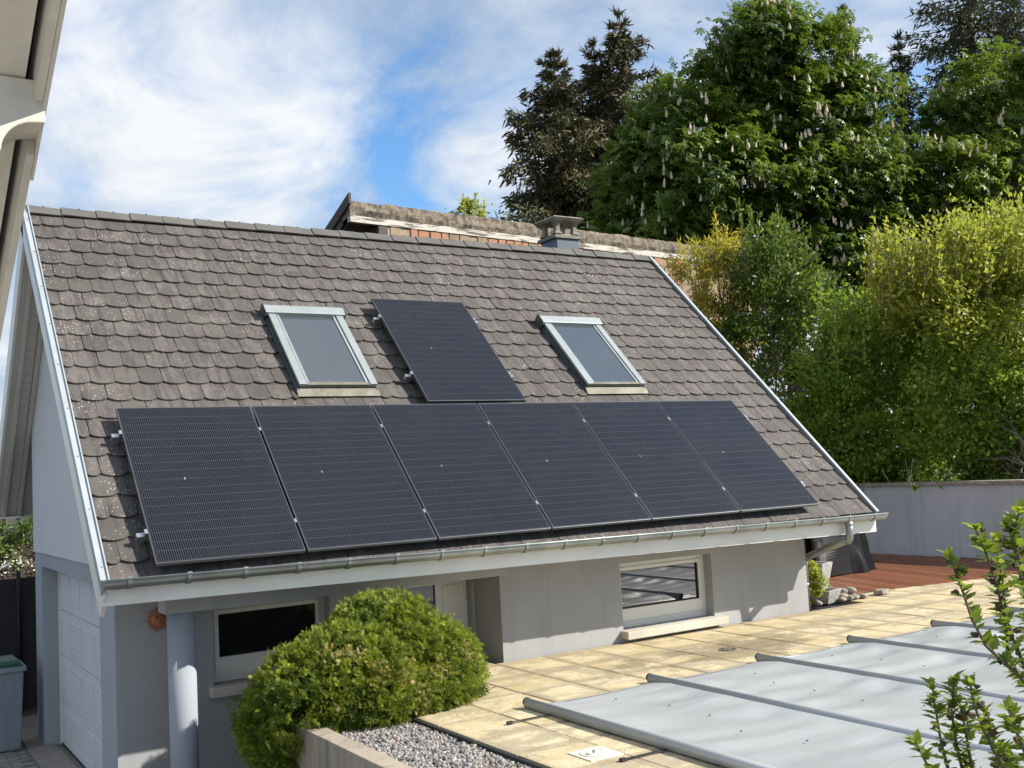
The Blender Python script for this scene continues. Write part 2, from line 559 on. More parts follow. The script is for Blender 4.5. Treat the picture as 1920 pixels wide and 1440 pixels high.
M['gdoor'] = simple('garage door lacquer', (0.64, 0.65, 0.67), (0.59, 0.60, 0.62), 1.5, 0.5, bscale=200, bstr=0.06)
M['concrete'] = plaster('old concrete', (0.40, 0.34, 0.265), 0.7, 0.8)
M['concrete_cap'] = simple('chimney concrete', (0.29, 0.27, 0.225), (0.15, 0.135, 0.105), 7.0, 0.9, bscale=40, bstr=0.4)
M['slate_metal'] = simple('slate blue cladding', (0.075, 0.09, 0.115), (0.09, 0.105, 0.13), 2.0, 0.45, metal=0.2)
M['terracotta'] = simple('terracotta', (0.44, 0.19, 0.09), (0.34, 0.14, 0.065), 6.0, 0.8, bscale=60)
M['paving'] = paving_mat()
M['joint'] = simple('sand joint', (0.20, 0.165, 0.10), (0.12, 0.10, 0.06), 7.0, 0.95)
M['cover'] = cover_mat()
M['bar'] = simple('cover bar aluminium', (0.46, 0.47, 0.48), (0.40, 0.41, 0.42), 3.0, 0.40, metal=0.15)
M['rubber'] = simple('black rubber', (0.02, 0.02, 0.022), (0.03, 0.03, 0.03), 5.0, 0.6)
M['lid'] = simple('white skimmer lid', (0.70, 0.68, 0.60), (0.60, 0.57, 0.47), 6.0, 0.5)
M['deck'] = wood_mat('red deck timber', (0.225, 0.082, 0.033), (0.125, 0.042, 0.019), (9, 0.9, 9))
M['tarp'] = simple('black tarpaulin', (0.010, 0.010, 0.011), (0.016, 0.016, 0.017), 3.0, 0.42, spec=0.28)
M['urn'] = simple('exposed aggregate concrete', (0.42, 0.41, 0.38), (0.20, 0.20, 0.19), 45.0, 0.9, bscale=60, bstr=0.5, lo=0.42, hi=0.6)
M['stone'] = simple('river stone', (0.36, 0.33, 0.28), (0.20, 0.17, 0.13), 9.0, 0.75, bscale=30, bstr=0.3)
M['brick_red'] = simple('clay block', (0.42, 0.17, 0.085), (0.33, 0.20, 0.13), 7.0, 0.9, bscale=50, bstr=0.5)
M['mortar'] = simple('old mortar', (0.36, 0.27, 0.18), (0.20, 0.15, 0.10), 5.0, 0.95, bscale=30, bstr=0.6)
M['old_conc'] = simple('lichened concrete verge', (0.25, 0.205, 0.15), (0.085, 0.075, 0.06), 9.0, 0.95, bscale=40, bstr=0.9, bdist=0.02, detail=8.0, lo=0.42, hi=0.62)
M['peel'] = simple('peeling white paint on timber', (0.52, 0.49, 0.42), (0.13, 0.105, 0.08), 3.2, 0.8, stretch=(0.8, 0.8, 8.0), lo=0.50, hi=0.58, bscale=20, bstr=0.4)
M['dark_wood'] = wood_mat('weathered dark timber', (0.10, 0.085, 0.072), (0.045, 0.038, 0.034), (2, 2, 12), 0.85)
M['barn_sheet'] = simple('fibre cement sheet', (0.20, 0.19, 0.175), (0.12, 0.115, 0.10), 3.0, 0.9, bscale=20)
M['soil'] = simple('dry leaf soil', (0.060, 0.042, 0.026), (0.03, 0.021, 0.013), 8.0, 1.0, bscale=18, bstr=0.8, bdist=0.04)
M['asphalt'] = simple('concrete yard', (0.21, 0.20, 0.185), (0.16, 0.15, 0.135), 2.0, 0.9, bscale=60)
M['paver'] = simple('concrete paver', (0.30, 0.27, 0.23), (0.20, 0.18, 0.15), 6.0, 0.9, bscale=70, bstr=0.4)
M['bin'] = simple('grey bin plastic', (0.26, 0.29, 0.31), (0.17, 0.19, 0.205), 2.2, 0.6, stretch=(1, 1, 0.3))
M['bin_lid'] = simple('green bin lid', (0.035, 0.10, 0.055), (0.03, 0.075, 0.045), 3.0, 0.5)
M['mesh_fabric'] = simple('dark fence fabric', (0.022, 0.022, 0.026), (0.034, 0.034, 0.038), 9.0, 0.8)
M['fence_metal'] = simple('black fence metal', (0.012, 0.012, 0.014), None, 4.0, 0.5, metal=0.4)
M['bark'] = simple('bark', (0.10, 0.078, 0.058), (0.05, 0.038, 0.028), 7.0, 0.95, stretch=(3, 3, 0.6), bscale=9, bstr=0.7, bdist=0.03)
M['spruce_bark'] = simple('spruce bark', (0.12, 0.10, 0.085), (0.06, 0.048, 0.04), 7.0, 0.95, stretch=(3, 3, 0.8), bscale=9, bstr=0.7, bdist=0.03)
M['twig'] = simple('grey brown twig', (0.13, 0.105, 0.08), (0.08, 0.06, 0.045), 20.0, 0.85)
M['pod'] = simple('dry seed pod', (0.10, 0.062, 0.04), (0.05, 0.03, 0.02), 60.0, 0.85)
M['flower'] = simple('chestnut flower', (0.66, 0.58, 0.43), (0.58, 0.44, 0.31), 20.0, 0.8)
M['spruce'] = leaf_mat('spruce needles', [(0.0, (0.051, 0.061, 0.025)), (0.55, (0.115, 0.108, 0.043)), (0.8, (0.179, 0.122, 0.051)), (1.0, (0.245, 0.122, 0.051))], 0.6, 0.15, (0.08, 0.08, 0.02))
M['larch'] = leaf_mat('sparse conifer needles', [(0.0, (0.042, 0.054, 0.031)), (0.6, (0.090, 0.096, 0.046)), (1.0, (0.144, 0.132, 0.060))], 0.6, 0.2, (0.09, 0.1, 0.03))
M['chestnut'] = leaf_mat('chestnut leaf', [(0.0, (0.031, 0.066, 0.013)), (0.5, (0.114, 0.186, 0.029)), (1.0, (0.259, 0.324, 0.049))], 0.42, 0.34, (0.20, 0.28, 0.02))
M['laurel'] = leaf_mat('laurel leaf', [(0.0, (0.025, 0.057, 0.015)), (0.6, (0.093, 0.155, 0.031)), (1.0, (0.265, 0.327, 0.054))], 0.42, 0.3, (0.2, 0.28, 0.02))
M['philad'] = leaf_mat('mock orange leaf', [(0.0, (0.095, 0.168, 0.025)), (0.5, (0.211, 0.317, 0.047)), (1.0, (0.401, 0.505, 0.073))], 0.5, 0.5, (0.26, 0.36, 0.03))
M['lime'] = leaf_mat('yellow green leaf', [(0.0, (0.146, 0.190, 0.026)), (0.5, (0.321, 0.365, 0.051)), (1.0, (0.554, 0.539, 0.103))], 0.5, 0.48, (0.40, 0.44, 0.05))
M['bamboo'] = leaf_mat('bamboo leaf', [(0.0, (0.18, 0.21, 0.024)), (0.5, (0.40, 0.39, 0.048)), (1.0, (0.60, 0.52, 0.084))], 0.5, 0.45, (0.5, 0.42, 0.04))
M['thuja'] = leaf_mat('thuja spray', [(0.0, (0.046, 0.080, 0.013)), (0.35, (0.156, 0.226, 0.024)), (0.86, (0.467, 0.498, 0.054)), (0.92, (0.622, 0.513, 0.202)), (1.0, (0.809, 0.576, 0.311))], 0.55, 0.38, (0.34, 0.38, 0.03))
M['hib_leaf'] = leaf_mat('hibiscus leaf', [(0.0, (0.077, 0.147, 0.022)), (0.6, (0.140, 0.224, 0.031)), (1.0, (0.308, 0.364, 0.049))], 0.42, 0.5, (0.34, 0.42, 0.03))
M['white_flower'] = simple('white hedge flower', (0.5, 0.49, 0.45), None, 9, 0.7)
M['house_white'] = paint('weathered white timber', (0.66, 0.62, 0.53), 0.55)
M['grey_alu'] = simple('pale grey flashing', (0.36, 0.36, 0.34), (0.29, 0.29, 0.27), 3.0, 0.45, metal=0.4)
M['gravel'] = None
m, nt, b, out = new_mat('gravel')
t = nn(nt, 'ShaderNodeAttribute', {'attribute_name': 'tint'}).outputs['Fac']
link(nt, ramp(nt, t, [(0.0, (0.09, 0.085, 0.08)), (0.5, (0.23, 0.215, 0.20)), (0.85, (0.38, 0.355, 0.32)), (1.0, (0.34, 0.25, 0.18))]), b.inputs['Base Color'])
b.inputs['Roughness'].default_value = 0.8
M['gravel'] = m

# ------------------------------------------------------------------ ground
ZT = -1.25      # terrace level
ZG = -2.20      # garage yard level
S2 = math.sqrt(0.5)


def sm(x, a, b):
    t = min(max((x - a) / (b - a), 0), 1)
    return t * t * (3 - 2 * t)


def ground_h(x, y):
    g = -0.14
    # garden plateau beyond the walls; yard round the garage below
    inner = min(sm(x, -400, -380), 1 - sm(x, 13.3, 13.36))
    k = inner * (1 - sm(y, 6.9, 8.0) * 0.40 - sm(y, 8.6, 11.0) * 0.60)
    return g + (ZG - 0.02 - g) * k


gx = sorted(set([-1500, -600, -400, -380, -60, -20, -8, -4, -2, 0, 2, 4, 6, 8, 10, 12, 13.3, 13.32, 13.36, 14, 15, 16, 18, 20, 25, 32, 45, 80, 200, 600, 1500] + [round(12 + .5 * i, 2) for i in range(20)]))
gy = sorted(set([-1500, -500, -100, -40, -15, -8, -4, 0, 2, 4, 6, 6.9, 7.1, 7.3, 7.6, 8.0, 8.4, 8.6, 9, 9.4, 10, 10.5, 11, 12, 14, 17, 22, 30, 50, 100, 300, 800, 1500] + [i for i in range(-4, 10)]))
V = [(x, y, ground_h(x, y)) for y in gy for x in gx]
nx = len(gx)
F = [(j * nx + i, j * nx + i + 1, (j + 1) * nx + i + 1, (j + 1) * nx + i) for j in range(len(gy) - 1) for i in range(nx - 1)]
ground = put('ground', arr_mesh('ground', V, F), M['soil'])
tag(ground, kind='structure')

# yard of the garage: concrete strip and small pavers
yard = MB().box(-9, 3.3, -9, 6.9, ZG - 0.12, ZG - 0.004).build('driveway', M['asphalt'])
tag(yard, kind='structure')
pm = MB().box(-0.095, 0.095, -0.045, 0.045, 0, 0.03).mesh('paver', bevel=0.004)
pm.materials.append(M['paver'])
k = 0
for j in range(26):
    for i in range(10):
        if k >= 240: break
        o = bpy.data.objects.new('paver', pm)
        COL.objects.link(o)
        o.parent = yard
        o.location = (-0.36 - 0.2 * i - 0.1 * (j % 2), 5.6 - 0.1 * j, ZG - 0.018 + random.uniform(-.002, .002))
        k += 1
sm2 = MB().box(-0.145, 0.145, -0.30, 0.30, 0, 0.03).mesh('threshold_slab', bevel=0.004)
sm2.materials.append(M['paver'])
for j in range(7):
    o = bpy.data.objects.new('threshold_slab', sm2)
    COL.objects.link(o)
    o.parent = yard
    o.location = (-0.08, 5.2 - 0.61 * j, ZG - 0.016)

# ------------------------------------------------------------------ terrace
DRK = 15.0
ter = MB()
ter.box(1.672, 3.305, -9.0, 1.19, ZG - 0.1, ZT - 0.05)
ter.box(3.307, 7.42, -9.0, 0.715, ZG - 0.1, ZT - 0.05)
ter.box(7.422, 13.2, -9.0, 7.0, ZG - 0.1, ZT - 0.05)
ter.box(13.202, 17.5, -9.0, -0.5, ZG - 0.1, ZT - 0.05)
terrace = ter.build('terrace', M['joint'])
tag(terrace, kind='structure')
slab_cache = {}


def slab(x0, x1, y0, y1):
    w, d = round(x1 - x0 - 0.010, 3), round(y1 - y0 - 0.010, 3)
    key = (w, d)
    if key not in slab_cache:
        me = MB().box(-w / 2, w / 2, -d / 2, d / 2, -0.046, 0.0).mesh('paving_slab', bevel=0.004)
        me.materials.append(M['paving'])
        slab_cache[key] = me
    o = bpy.data.objects.new('paving_slab', slab_cache[key])
    COL.objects.link(o)
    o.parent = terrace
    o.location = ((x0 + x1) / 2, (y0 + y1) / 2, ZT + random.uniform(-0.0025, 0.0025))
    o.rotation_euler = (random.uniform(-.003, .003), random.uniform(-.003, .003), 0)


PX = [1.675 + 0.513 * i for i in range(32)]
for i in range(len(PX) - 1):
    xa, xb = PX[i], PX[i + 1]
    if xb > 16.6: break
    if 2.1 < xa < 3.2:
        slab(xa, min(xb, 3.30), 0.72, 1.185)
    slab(xa, xb, 0.0, 0.712)
    if xa > 8.3: slab(xa, xb, 0.715, 1.235)
    for r in range(2):
        slab(xa, xb, -0.52 * (r + 1), -0.52 * r)
for r in range(2, 13):
    for i in range(1 if r < 10 else 2):
        slab(PX[i], PX[i + 1], -0.52 * (r + 1), -0.52 * r)
    slab(2.188, 2.44, -0.52 * (r + 1), -0.52 * r)
for i in range(2, 30):     # slab row running under the cover's edge
    if PX[i] < 14: slab(PX[i], PX[i + 1], -1.56, -1.04)

# planter: retaining wall, gravel, edging
pw = MB()
pw.prism([(0.86, -9.0), (1.00, -9.0), (1.00, -0.42), (1.668, -0.42), (1.668, -0.28), (0.86, -0.28)], 2, ZG - 0.1, -1.215)
wall_o = pw.build('planter_wall', M['concrete'], bevel=0.006)
tag(wall_o, 'streaked grey concrete planter wall holding the gravel bed below the round bush', 'planter wall')
gb = MB().box(1.002, 1.64, -9.0, -0.422, ZG - 0.1, -1.30).build('gravel_bed', M['soil'])
tag(gb, kind='structure')
ed = MB().box(1.645, 1.668, -9.0, -0.43, -1.6, -1.252).build('edging_strip', M['rubber'])
tag(ed, 'thin dark edging strip between the gravel and the paving', 'edging')
# pebbles
ico = [(0, 0, 1), (0.89, 0, 0.45), (0.28, 0.85, 0.45), (-0.72, 0.53, 0.45), (-0.72, -0.53, 0.45), (0.28, -0.85, 0.45),
       (0.72, 0.53, -0.45), (-0.28, 0.85, -0.45), (-0.89, 0, -0.45), (-0.28, -0.85, -0.45), (0.72, -0.53, -0.45), (0, 0, -1)]
icof = [(0, 1, 2), (0, 2, 3), (0, 3, 4), (0, 4, 5), (0, 5, 1), (1, 6, 2), (2, 7, 3), (3, 8, 4), (4, 9, 5), (5, 10, 1),
        (2, 6, 7), (3, 7, 8), (4, 8, 9), (5, 9, 10), (1, 10, 6), (6, 11, 7), (7, 11, 8), (8, 11, 9), (9, 11, 10), (10, 11, 6)]
ICO = np.array(ico)
NP = 9000
P = np.stack([rng.uniform(1.01, 1.635, NP), rng.uniform(-3.6, -0.43, NP), -1.296 + rng.uniform(0, 0.022, NP)], 1)
R_ = unit(rng.normal(size=(NP, 3)))
T_ = unit(np.cross(R_, rng.normal(size=(NP, 3))))
B_ = np.cross(R_, T_)
sc_ = rng.uniform(0.009, 0.019, NP)[:, None] * rng.uniform(0.55, 1.3, (NP, 3))
jit = rng.uniform(0.8, 1.2, (NP, 12, 1))
loc_ = ICO[None] * jit * sc_[:, None, :]
V = P[:, None] + loc_[..., 0:1] * R_[:, None] + loc_[..., 1:2] * T_[:, None] + loc_[..., 2:3] * B_[:, None]
F = np.array(icof)[None] + (np.arange(NP) * 12)[:, None, None]
tn = rng.beta(2, 2, NP)
tn[rng.random(NP) < 0.04] = 1.0
gr = put('gravel', arr_mesh('gravel', V.reshape(-1, 3), F.reshape(-1, 3), False, np.repeat(tn, 12)), M['gravel'])
tag(gr, 'grey gravel chippings filling the concrete planter', 'gravel', kind='stuff')

# ------------------------------------------------------------------ garage house
house = empty('house', (3.7, 3.6, ZG), 'house with brown scalloped tile roof, grey rendered walls and white garage door', 'house')
XL, XR = -0.36, 7.85            # verge outer faces
XG = -0.05                      # left gable wall face
OY, OZ = 0.1025, -0.1025        # origin of the roof plane (tile plane): Z = Y - 0.205
SR = 4.97                       # slope length to the apex
RY, RZ = OY + SR * S2, OZ + SR * S2


def rp(x, s, n=0.0):
    return Vector((x, OY + s * S2 - n * S2, OZ + s * S2 + n * S2))


ROT45 = (math.radians(45), 0, 0)
# roof body: chevron section with boards under
top = -0.035
bot = -0.20
Y_back = 6.45
def rear(Y, n):   # point of the rear slope at horizontal Y, n above the tile plane
    return (Y, RZ - (Y - RY) + n / S2)
sec = [(rp(0, -0.04, top).y, rp(0, -0.04, top).z), (RY, RZ + top / S2), rear(Y_back, top), rear(Y_back, bot), (RY, RZ + bot / S2), (rp(0, 0.05, bot).y, rp(0, 0.05, bot).z)]
roof = MB().prism(sec, 0, XL + 0.03, XR - 0.03).build('roof', M['soffit'], house)
# rear tiles: simple courses on the rear slope (not in view)
rb = MB()
for k in range(17):
    y0, y1 = RY + 0.02 + k * 0.166, RY + 0.02 + (k + 1) * 0.166 + 0.03
    a, b2 = rear(y0, 0.0), rear(y1, 0.012)
    rb.add([(XL + 0.05, a[0], a[1]), (XR - 0.05, a[0], a[1]), (XR - 0.05, b2[0], b2[1]), (XL + 0.05, b2[0], b2[1]),
            (XL + 0.05, b2[0], b2[1] - 0.02), (XR - 0.05, b2[0], b2[1] - 0.02)], [(0, 1, 2, 3), (3, 2, 5, 4)])
tag(rb.build('rear_tile_courses', M['tile_many'], roof), kind='stuff')

# --- tiles of the front slope
TW, GA = 0.2045, 0.2275
def tile_verts(w, rnd=True, ln=0.30):
    """Tile lying in the roof plane: y up the slope, origin at the middle of its lower edge."""
    h = w / 2 - 0.0028
    prof = []
    if rnd:
        for t in np.linspace(-1, 1, 9):
            prof.append((h * t, 0.034 * (abs(t) ** 2.4)))
    else:
        prof = [(-h, 0.0), (h, 0.0)]
    n = len(prof)
    th = 0.017
    lift = lambda y: 0.026 - 0.080 * y
    topv = [(x, y, lift(y)) for x, y in prof] + [(h, ln, lift(ln)), (-h, ln, lift(ln))]
    botv = [(x, y, lift(y) - th) for x, y in prof] + [(h, ln, lift(ln) - th), (-h, ln, lift(ln) - th)]
    k = n + 2
    fs = [tuple(range(k)), ] + [(i + 1, i, k + i, k + i + 1) for i in range(k - 1)] + [(0, k - 1, 2 * k - 1, k)]
    return topv + botv, fs


def tile_mesh(w, rnd=True):
    mb = MB()
    v, f = tile_verts(w, rnd)
    mb.add(v, f)
    me = mb.mesh('roof_tile')
    me.materials.append(M['tile'])
    return me


SKY = [(1.70, 2.53, 2.03, 3.33), (5.04, 5.90, 2.03, 3.33)]
cand = []
row_s = [-0.0845 + GA * k for k in range(0, 22)]
x0, x1 = XL + 0.055, XR - 0.05
for r, s in enumerate(row_s):
    off = (TW / 2 if r % 2 else 0.0) + random.uniform(-0.012, 0.012)
    xs = []
    x = x0 - TW + off
    edges = [x0]
    while x < x1 - 0.03:
        if x > x0 + 0.03: edges.append(x)
        x += TW
    edges.append(x1)
    for a, b2 in zip(edges[:-1], edges[1:]):
        pieces = [(a, b2)]
        for (u0, u1, s0, s1) in SKY:      # cut round the skylights
            nxt = []
            for (p, q) in pieces:
                if s + GA > s0 + 0.03 and s < s1 - 0.03 and q > u0 and p < u1:
                    if p < u0 - 0.03: nxt.append((p, u0))
                    if q > u1 + 0.03: nxt.append((u1, q))
                else:
                    nxt.append((p, q))
            pieces = nxt
        for (p, q) in pieces:
            cand.append(((p + q) / 2, s + random.uniform(-0.004, 0.004), q - p, r))


def covered(x, s):
    if -0.0 < x < 6.9 and 0.02 < s < 1.62: return True
    if 2.98 < x < 4.05 and 1.8 < s < 3.5: return True
    return False


vis = sorted([c for c in cand if not covered(c[0], c[1] + 0.1)], key=lambda c: (rp(c[0], c[1]) - CAM_LOC).length)
chosen = set(vis[:300])
tcache = {}
fv, ff, ft = [], [], []
for c in cand:
    x, s, w, r = c
    rz = random.uniform(-0.012, 0.012)
    lift = random.uniform(-0.002, 0.003)
    if c in chosen:
        key = (round(w, 2), r == 0)
        if key not in tcache:
            tcache[key] = tile_mesh(round(w, 2) if abs(w - TW) > 0.02 else TW, r != 0)
        o = bpy.data.objects.new('roof_tile', tcache[key])
        COL.objects.link(o)
        o.parent = roof
        o.location = rp(x, s, lift)
        o.rotation_euler = Matrix.Rotation(math.radians(45), 3, 'X').to_4x4().to_euler() if False else (math.radians(45), 0, 0)
        o.rotation_euler.rotate_axis('Z', rz)
    else:
        v, f = tile_verts(w, r != 0)
        bI = len(fv)
        for (a, y, z) in v:
            a2, y2 = a - y * rz, y + a * rz
            q = rp(x + a2, s + y2, z + lift)
            fv.append(tuple(q))
        rv = random.random()
        ft += [rv] * len(v)
        ff += [tuple(bI + i for i in q) for q in f]
me = bpy.data.meshes.new('roof_tile_field')
me.from_pydata(fv, [], ff)
at_ = me.attributes.new('tint', 'FLOAT', 'POINT')
at_.data.foreach_set('value', np.array(ft, np.float32))
tag(put('roof_tile_field', me, M['tile_many'], roof), 'remaining brown scalloped roof tiles', kind='stuff')

# ridge caps
cap = MB()
cw, cl, ct = 0.110, 0.352, 0.016
for sgn in (-1, 1):
    d = Vector((0, sgn * S2, -S2))
    nrm = Vector((0, sgn * S2, S2))
    v = []
    for xx, lift in ((0.0, 0.010), (cl, 0.0)):
        for t, n_ in ((0.0, ct), (cw, ct), (cw, 0.0), (0.0, 0.0)):
            p_ = d * t + nrm * (n_ + lift) + (Vector((0, 0, 0.0)) if t else Vector((0, 0, 0)))
            if t == 0.0:
                p_ = Vector((0, 0, (n_ + lift) / S2))
            v.append((xx, p_.y, p_.z))
    cap.add(v, [(0, 1, 5, 4), (1, 2, 6, 5), (2, 3, 7, 6), (0, 3, 2, 1), (4, 5, 6, 7)])
cap.tube([(cl * 0.5, 0, 0.02), (cl * 0.5, 0, 0.036)], 0.009, 6)
capme = cap.mesh('ridge_cap')
capme.materials.append(M['ridge'])
nc = 24
for i in range(nc):
    o = bpy.data.objects.new('ridge_cap', capme)
    COL.objects.link(o)
    o.parent = roof
    o.location = (XL + 0.02 + i * 0.3415, RY, RZ + 0.035 + random.uniform(-.003, .003))
    o.rotation_euler = (random.uniform(-.01, .01), random.uniform(-.008, .008), 0)

# verge boards and metal trims
def slope_bar(name, mat_, xa, xb, s0, s1, n0, n1, parent):
    mb = MB()
    vs_ = [rp(x, s, n) for x in (xa, xb) for s, n in ((s0, n0), (s1, n0), (s1, n1), (s0, n1))]
    mb.add(vs_, [(0, 1, 2, 3), (7, 6, 5, 4), (0, 4, 5, 1), (1, 5, 6, 2), (2, 6, 7, 3), (3, 7, 4, 0)])
    return mb.build(name, mat_, parent)


def rear_bar(name, mat_, xa, xb, y0, y1, n0, n1, parent):
    mb = MB()
    vs_ = [(x, *rear(y, n)) for x in (xa, xb) for y, n in ((y0, n0), (y1, n0), (y1, n1), (y0, n1))]
    mb.add(vs_, [(0, 1, 2, 3), (7, 6, 5, 4), (0, 4, 5, 1), (1, 5, 6, 2), (2, 6, 7, 3), (3, 7, 4, 0)])
    return mb.build(name, mat_, parent)


slope_bar('verge_board', M['verge'], XL, XL + 0.028, -0.14, SR + 0.015, -0.215, -0.004, house)
slope_bar('verge_board', M['verge'], XR - 0.028, XR, -0.14, SR + 0.015, -0.215, -0.004, house)
for xa, xb in ((XL - 0.010, XL + 0.050), (XR - 0.050, XR + 0.010)):
    tr_ = slope_bar('verge_trim', M['trim'], xa, xb, -0.10, SR + 0.02, 0.036, 0.046, house)
    slope_bar('trim_lip', M['trim'], xa if xa < 3 else xb - 0.006, xa + 0.006 if xa < 3 else xb, -0.10, SR + 0.02, -0.03, 0.0355, tr_)
    slope_bar('trim_upstand', M['trim'], (xb - 0.010) if xa < 3 else xa, xb if xa < 3 else xa + 0.010, -0.10, SR + 0.02, 0.0465, 0.060, tr_)
    sme = MB().tube([(0, 0, 0), (0, 0, 0.006)], 0.007, 8).mesh('screw')
    sme.materials.append(M['alu'])
    for k in range(9):
        o = bpy.data.objects.new('screw', sme)
        COL.objects.link(o); o.parent = tr_
        o.location = rp(xa + 0.03, 0.1 + k * 0.58, 0.046); o.rotation_euler = ROT45
rear_bar('verge_board', M['verge'], XL, XL + 0.028, RY + 0.002, Y_back + 0.05, -0.215, 0.02, house)
rear_bar('barge_rafter', M['soffit'], XL + 0.085, XL + 0.125, RY + 0.12, Y_back - 0.02, bot - 0.062, bot - 0.002, house)
rear_bar('wall_trim_board', M['soffit'], XG - 0.065, XG - 0.02, RY + 0.15, Y_back - 0.02, bot - 0.055, bot - 0.002, house)
# soffit boards under the left overhang of the rear slope
L0 = (Y_back - RY) / S2
nb = 34
bw = L0 / nb
sb_me = MB().box(0, (XG - 0.07) - (XL + 0.13), 0.0015, bw - 0.0015, -0.012, 0.0).mesh('soffit_board', bevel=0.003)
sb_me.materials.append(M['soffit'])
for k in range(nb):
    y = RY + k * bw * S2
    o = bpy.data.objects.new('soffit_board', sb_me)
    COL.objects.link(o); o.parent = roof
    q = rear(y, bot - 0.003)
    o.location = (XL + 0.13, q[0], q[1])
    o.rotation_euler = (math.radians(-45), 0, 0)
# rear eave fascia
fy = Y_back
MB().box(XL, XR, fy + 0.002, fy + 0.03, rear(fy, bot)[1] - 0.02, rear(fy, top)[1] - 0.01).build('fascia', M['fascia'], house)
MB().box(XL, XG - 0.02, fy - 0.16, fy - 0.002, rear(fy, bot)[1] - 0.022, rear(fy, bot)[1] - 0.003).build('eave_soffit', M['fascia'], house)
# front fascia and eave soffit
MB().add([(x, y, z + (7.85 - x) * 0.0120) for x in (XL + 0.001, XR - 0.001) for y in (0.052, 0.080) for z in (-0.367, -0.195)], [(0, 1, 3, 2), (4, 6, 7, 5), (0, 2, 6, 4), (1, 5, 7, 3), (0, 4, 5, 1), (2, 3, 7, 6)]).build('fascia', M['fascia'], house)
MB().box(XG + 0.02, XR - 0.02, 0.082, 1.190, -0.262, -0.252).build('eave_soffit', M['soffit'], house)
# gutter
gutter = MB()
gy0, gz0, gr_ = -0.030, -0.167, 0.066
TILT = 0.0103
TROT = Matrix.Translation((7.85, 0, 0)) @ Matrix.Rotation(TILT, 4, 'Y') @ Matrix.Translation((-7.85, 0, 0))
prof = [(gy0 - gr_ * math.cos(t), gz0 - gr_ * math.sin(t)) for t in np.linspace(0, math.pi, 13)]
inn = [(gy0 - (gr_ - 0.004) * math.cos(t), gz0 - (gr_ - 0.004) * math.sin(t)) for t in np.linspace(math.pi, 0, 13)]
gutter.prism(prof + inn, 0, XL - 0.01, XR + 0.03)
gut = gutter.build('gutter', M['zinc'], house)
gut.matrix_parent_inverse = gut.matrix_parent_inverse @ TROT
MB().tube([(XL - 0.01, gy0 - gr_ - 0.004, gz0 + 0.002), (XR + 0.03, gy0 - gr_ - 0.004, gz0 + 0.002)], 0.0085, 8).build('gutter_bead', M['zinc'], gut, smooth=True)
for xx in (XL - 0.012, XR + 0.030):
    MB().prism(prof, 0, xx, xx + 0.003).build('gutter_end', M['zinc'], gut)
br = MB()
p2 = [(gy0 - (gr_ + 0.008) * math.cos(t), gz0 - (gr_ + 0.008) * math.sin(t)) for t in np.linspace(-0.25, math.pi * 0.9, 10)]
p3 = [(gy0 - (gr_ + 0.0005) * math.cos(t), gz0 - (gr_ + 0.0005) * math.sin(t)) for t in np.linspace(math.pi * 0.9, -0.25, 10)]
br.prism(p2 + p3, 0, -0.015, 0.015)
brm = br.mesh('gutter_bracket')
brm.materials.append(M['zinc'])
for k in range(20):
    o = bpy.data.objects.new('gutter_bracket', brm)
    COL.objects.link(o); o.parent = gut
    o.location = (XL + 0.16 + k * 0.415, 0, 0)
# downpipe
dp = empty_part = None
dpx = 7.31
dpipe = MB()
dpipe.tube([(dpx, gy0, gz0 - 0.04), (dpx, gy0, -0.34), (dpx, gy0 + 0.01, -0.40), (dpx + 0.02, gy0 + 0.05, -0.43)], 0.042, 14)
dpipe.tube([(dpx + 0.01, gy0 + 0.02, -0.41), (7.36, 0.35, -0.52), (7.51, 0.80, -0.66), (7.51, 0.84, -0.70), (7.51, 0.84, ZT)], 0.040, 14)
dpo = dpipe.build('downpipe', M['zinc'], house, smooth=True)
MB().tube([(dpx, gy0, gz0 - 0.066), (dpx, gy0, gz0 - 0.086)], 0.050, 14).build('collar', M['zinc'], dpo, smooth=True)
MB().tube([(7.51, 0.84, -0.95), (7.51, 0.84, -0.98)], 0.046, 14).build('collar', M['zinc'], dpo, smooth=True)

# walls: left gable, upper white part
YF, YB = 1.20, 5.40
band = -0.10
def under(y):      # underside of the roof at Y
    return (y - 0.205 + bot / S2) if y < RY else rear(y, bot)[1]
gpoly = [(YF, band), (YF, under(YF) - 0.003), (RY, under(RY) - 0.003), (YB, under(YB) - 0.003), (YB, band)]
MB().prism(gpoly, 0, XG - 0.015, XG + 0.25).build('gable_wall', M['white_wall'], house)
GY0, GY1, GZ1 = 1.80, 4.93, -0.25
lower = MB()
lower.prism([(YF + 0.002, ZG - 0.1), (GY0, ZG - 0.1), (GY0, GZ1), (GY1, GZ1), (GY1, ZG - 0.1), (YB, ZG - 0.1), (YB, band - 0.002), (YF + 0.002, band - 0.002)], 0, XG, XG + 0.24)
lower.build('garage_wall', M['blue_wall'], house)
MB().box(XG + 0.002, XR - 0.4, YB - 0.25, YB + 0.002, ZG - 0.1, 0.9).build('rear_wall', M['grey_wall'], house)
# right gable
gp2 = [(1.022, ZG - 0.1), (1.022, under(1.022) - 0.003), (RY, under(RY) - 0.003), (YB, under(YB) - 0.003), (YB, ZG - 0.1)]
MB().prism(gp2, 0, XR - 0.64, XR - 0.44).build('gable_wall', M['grey_wall'], house)


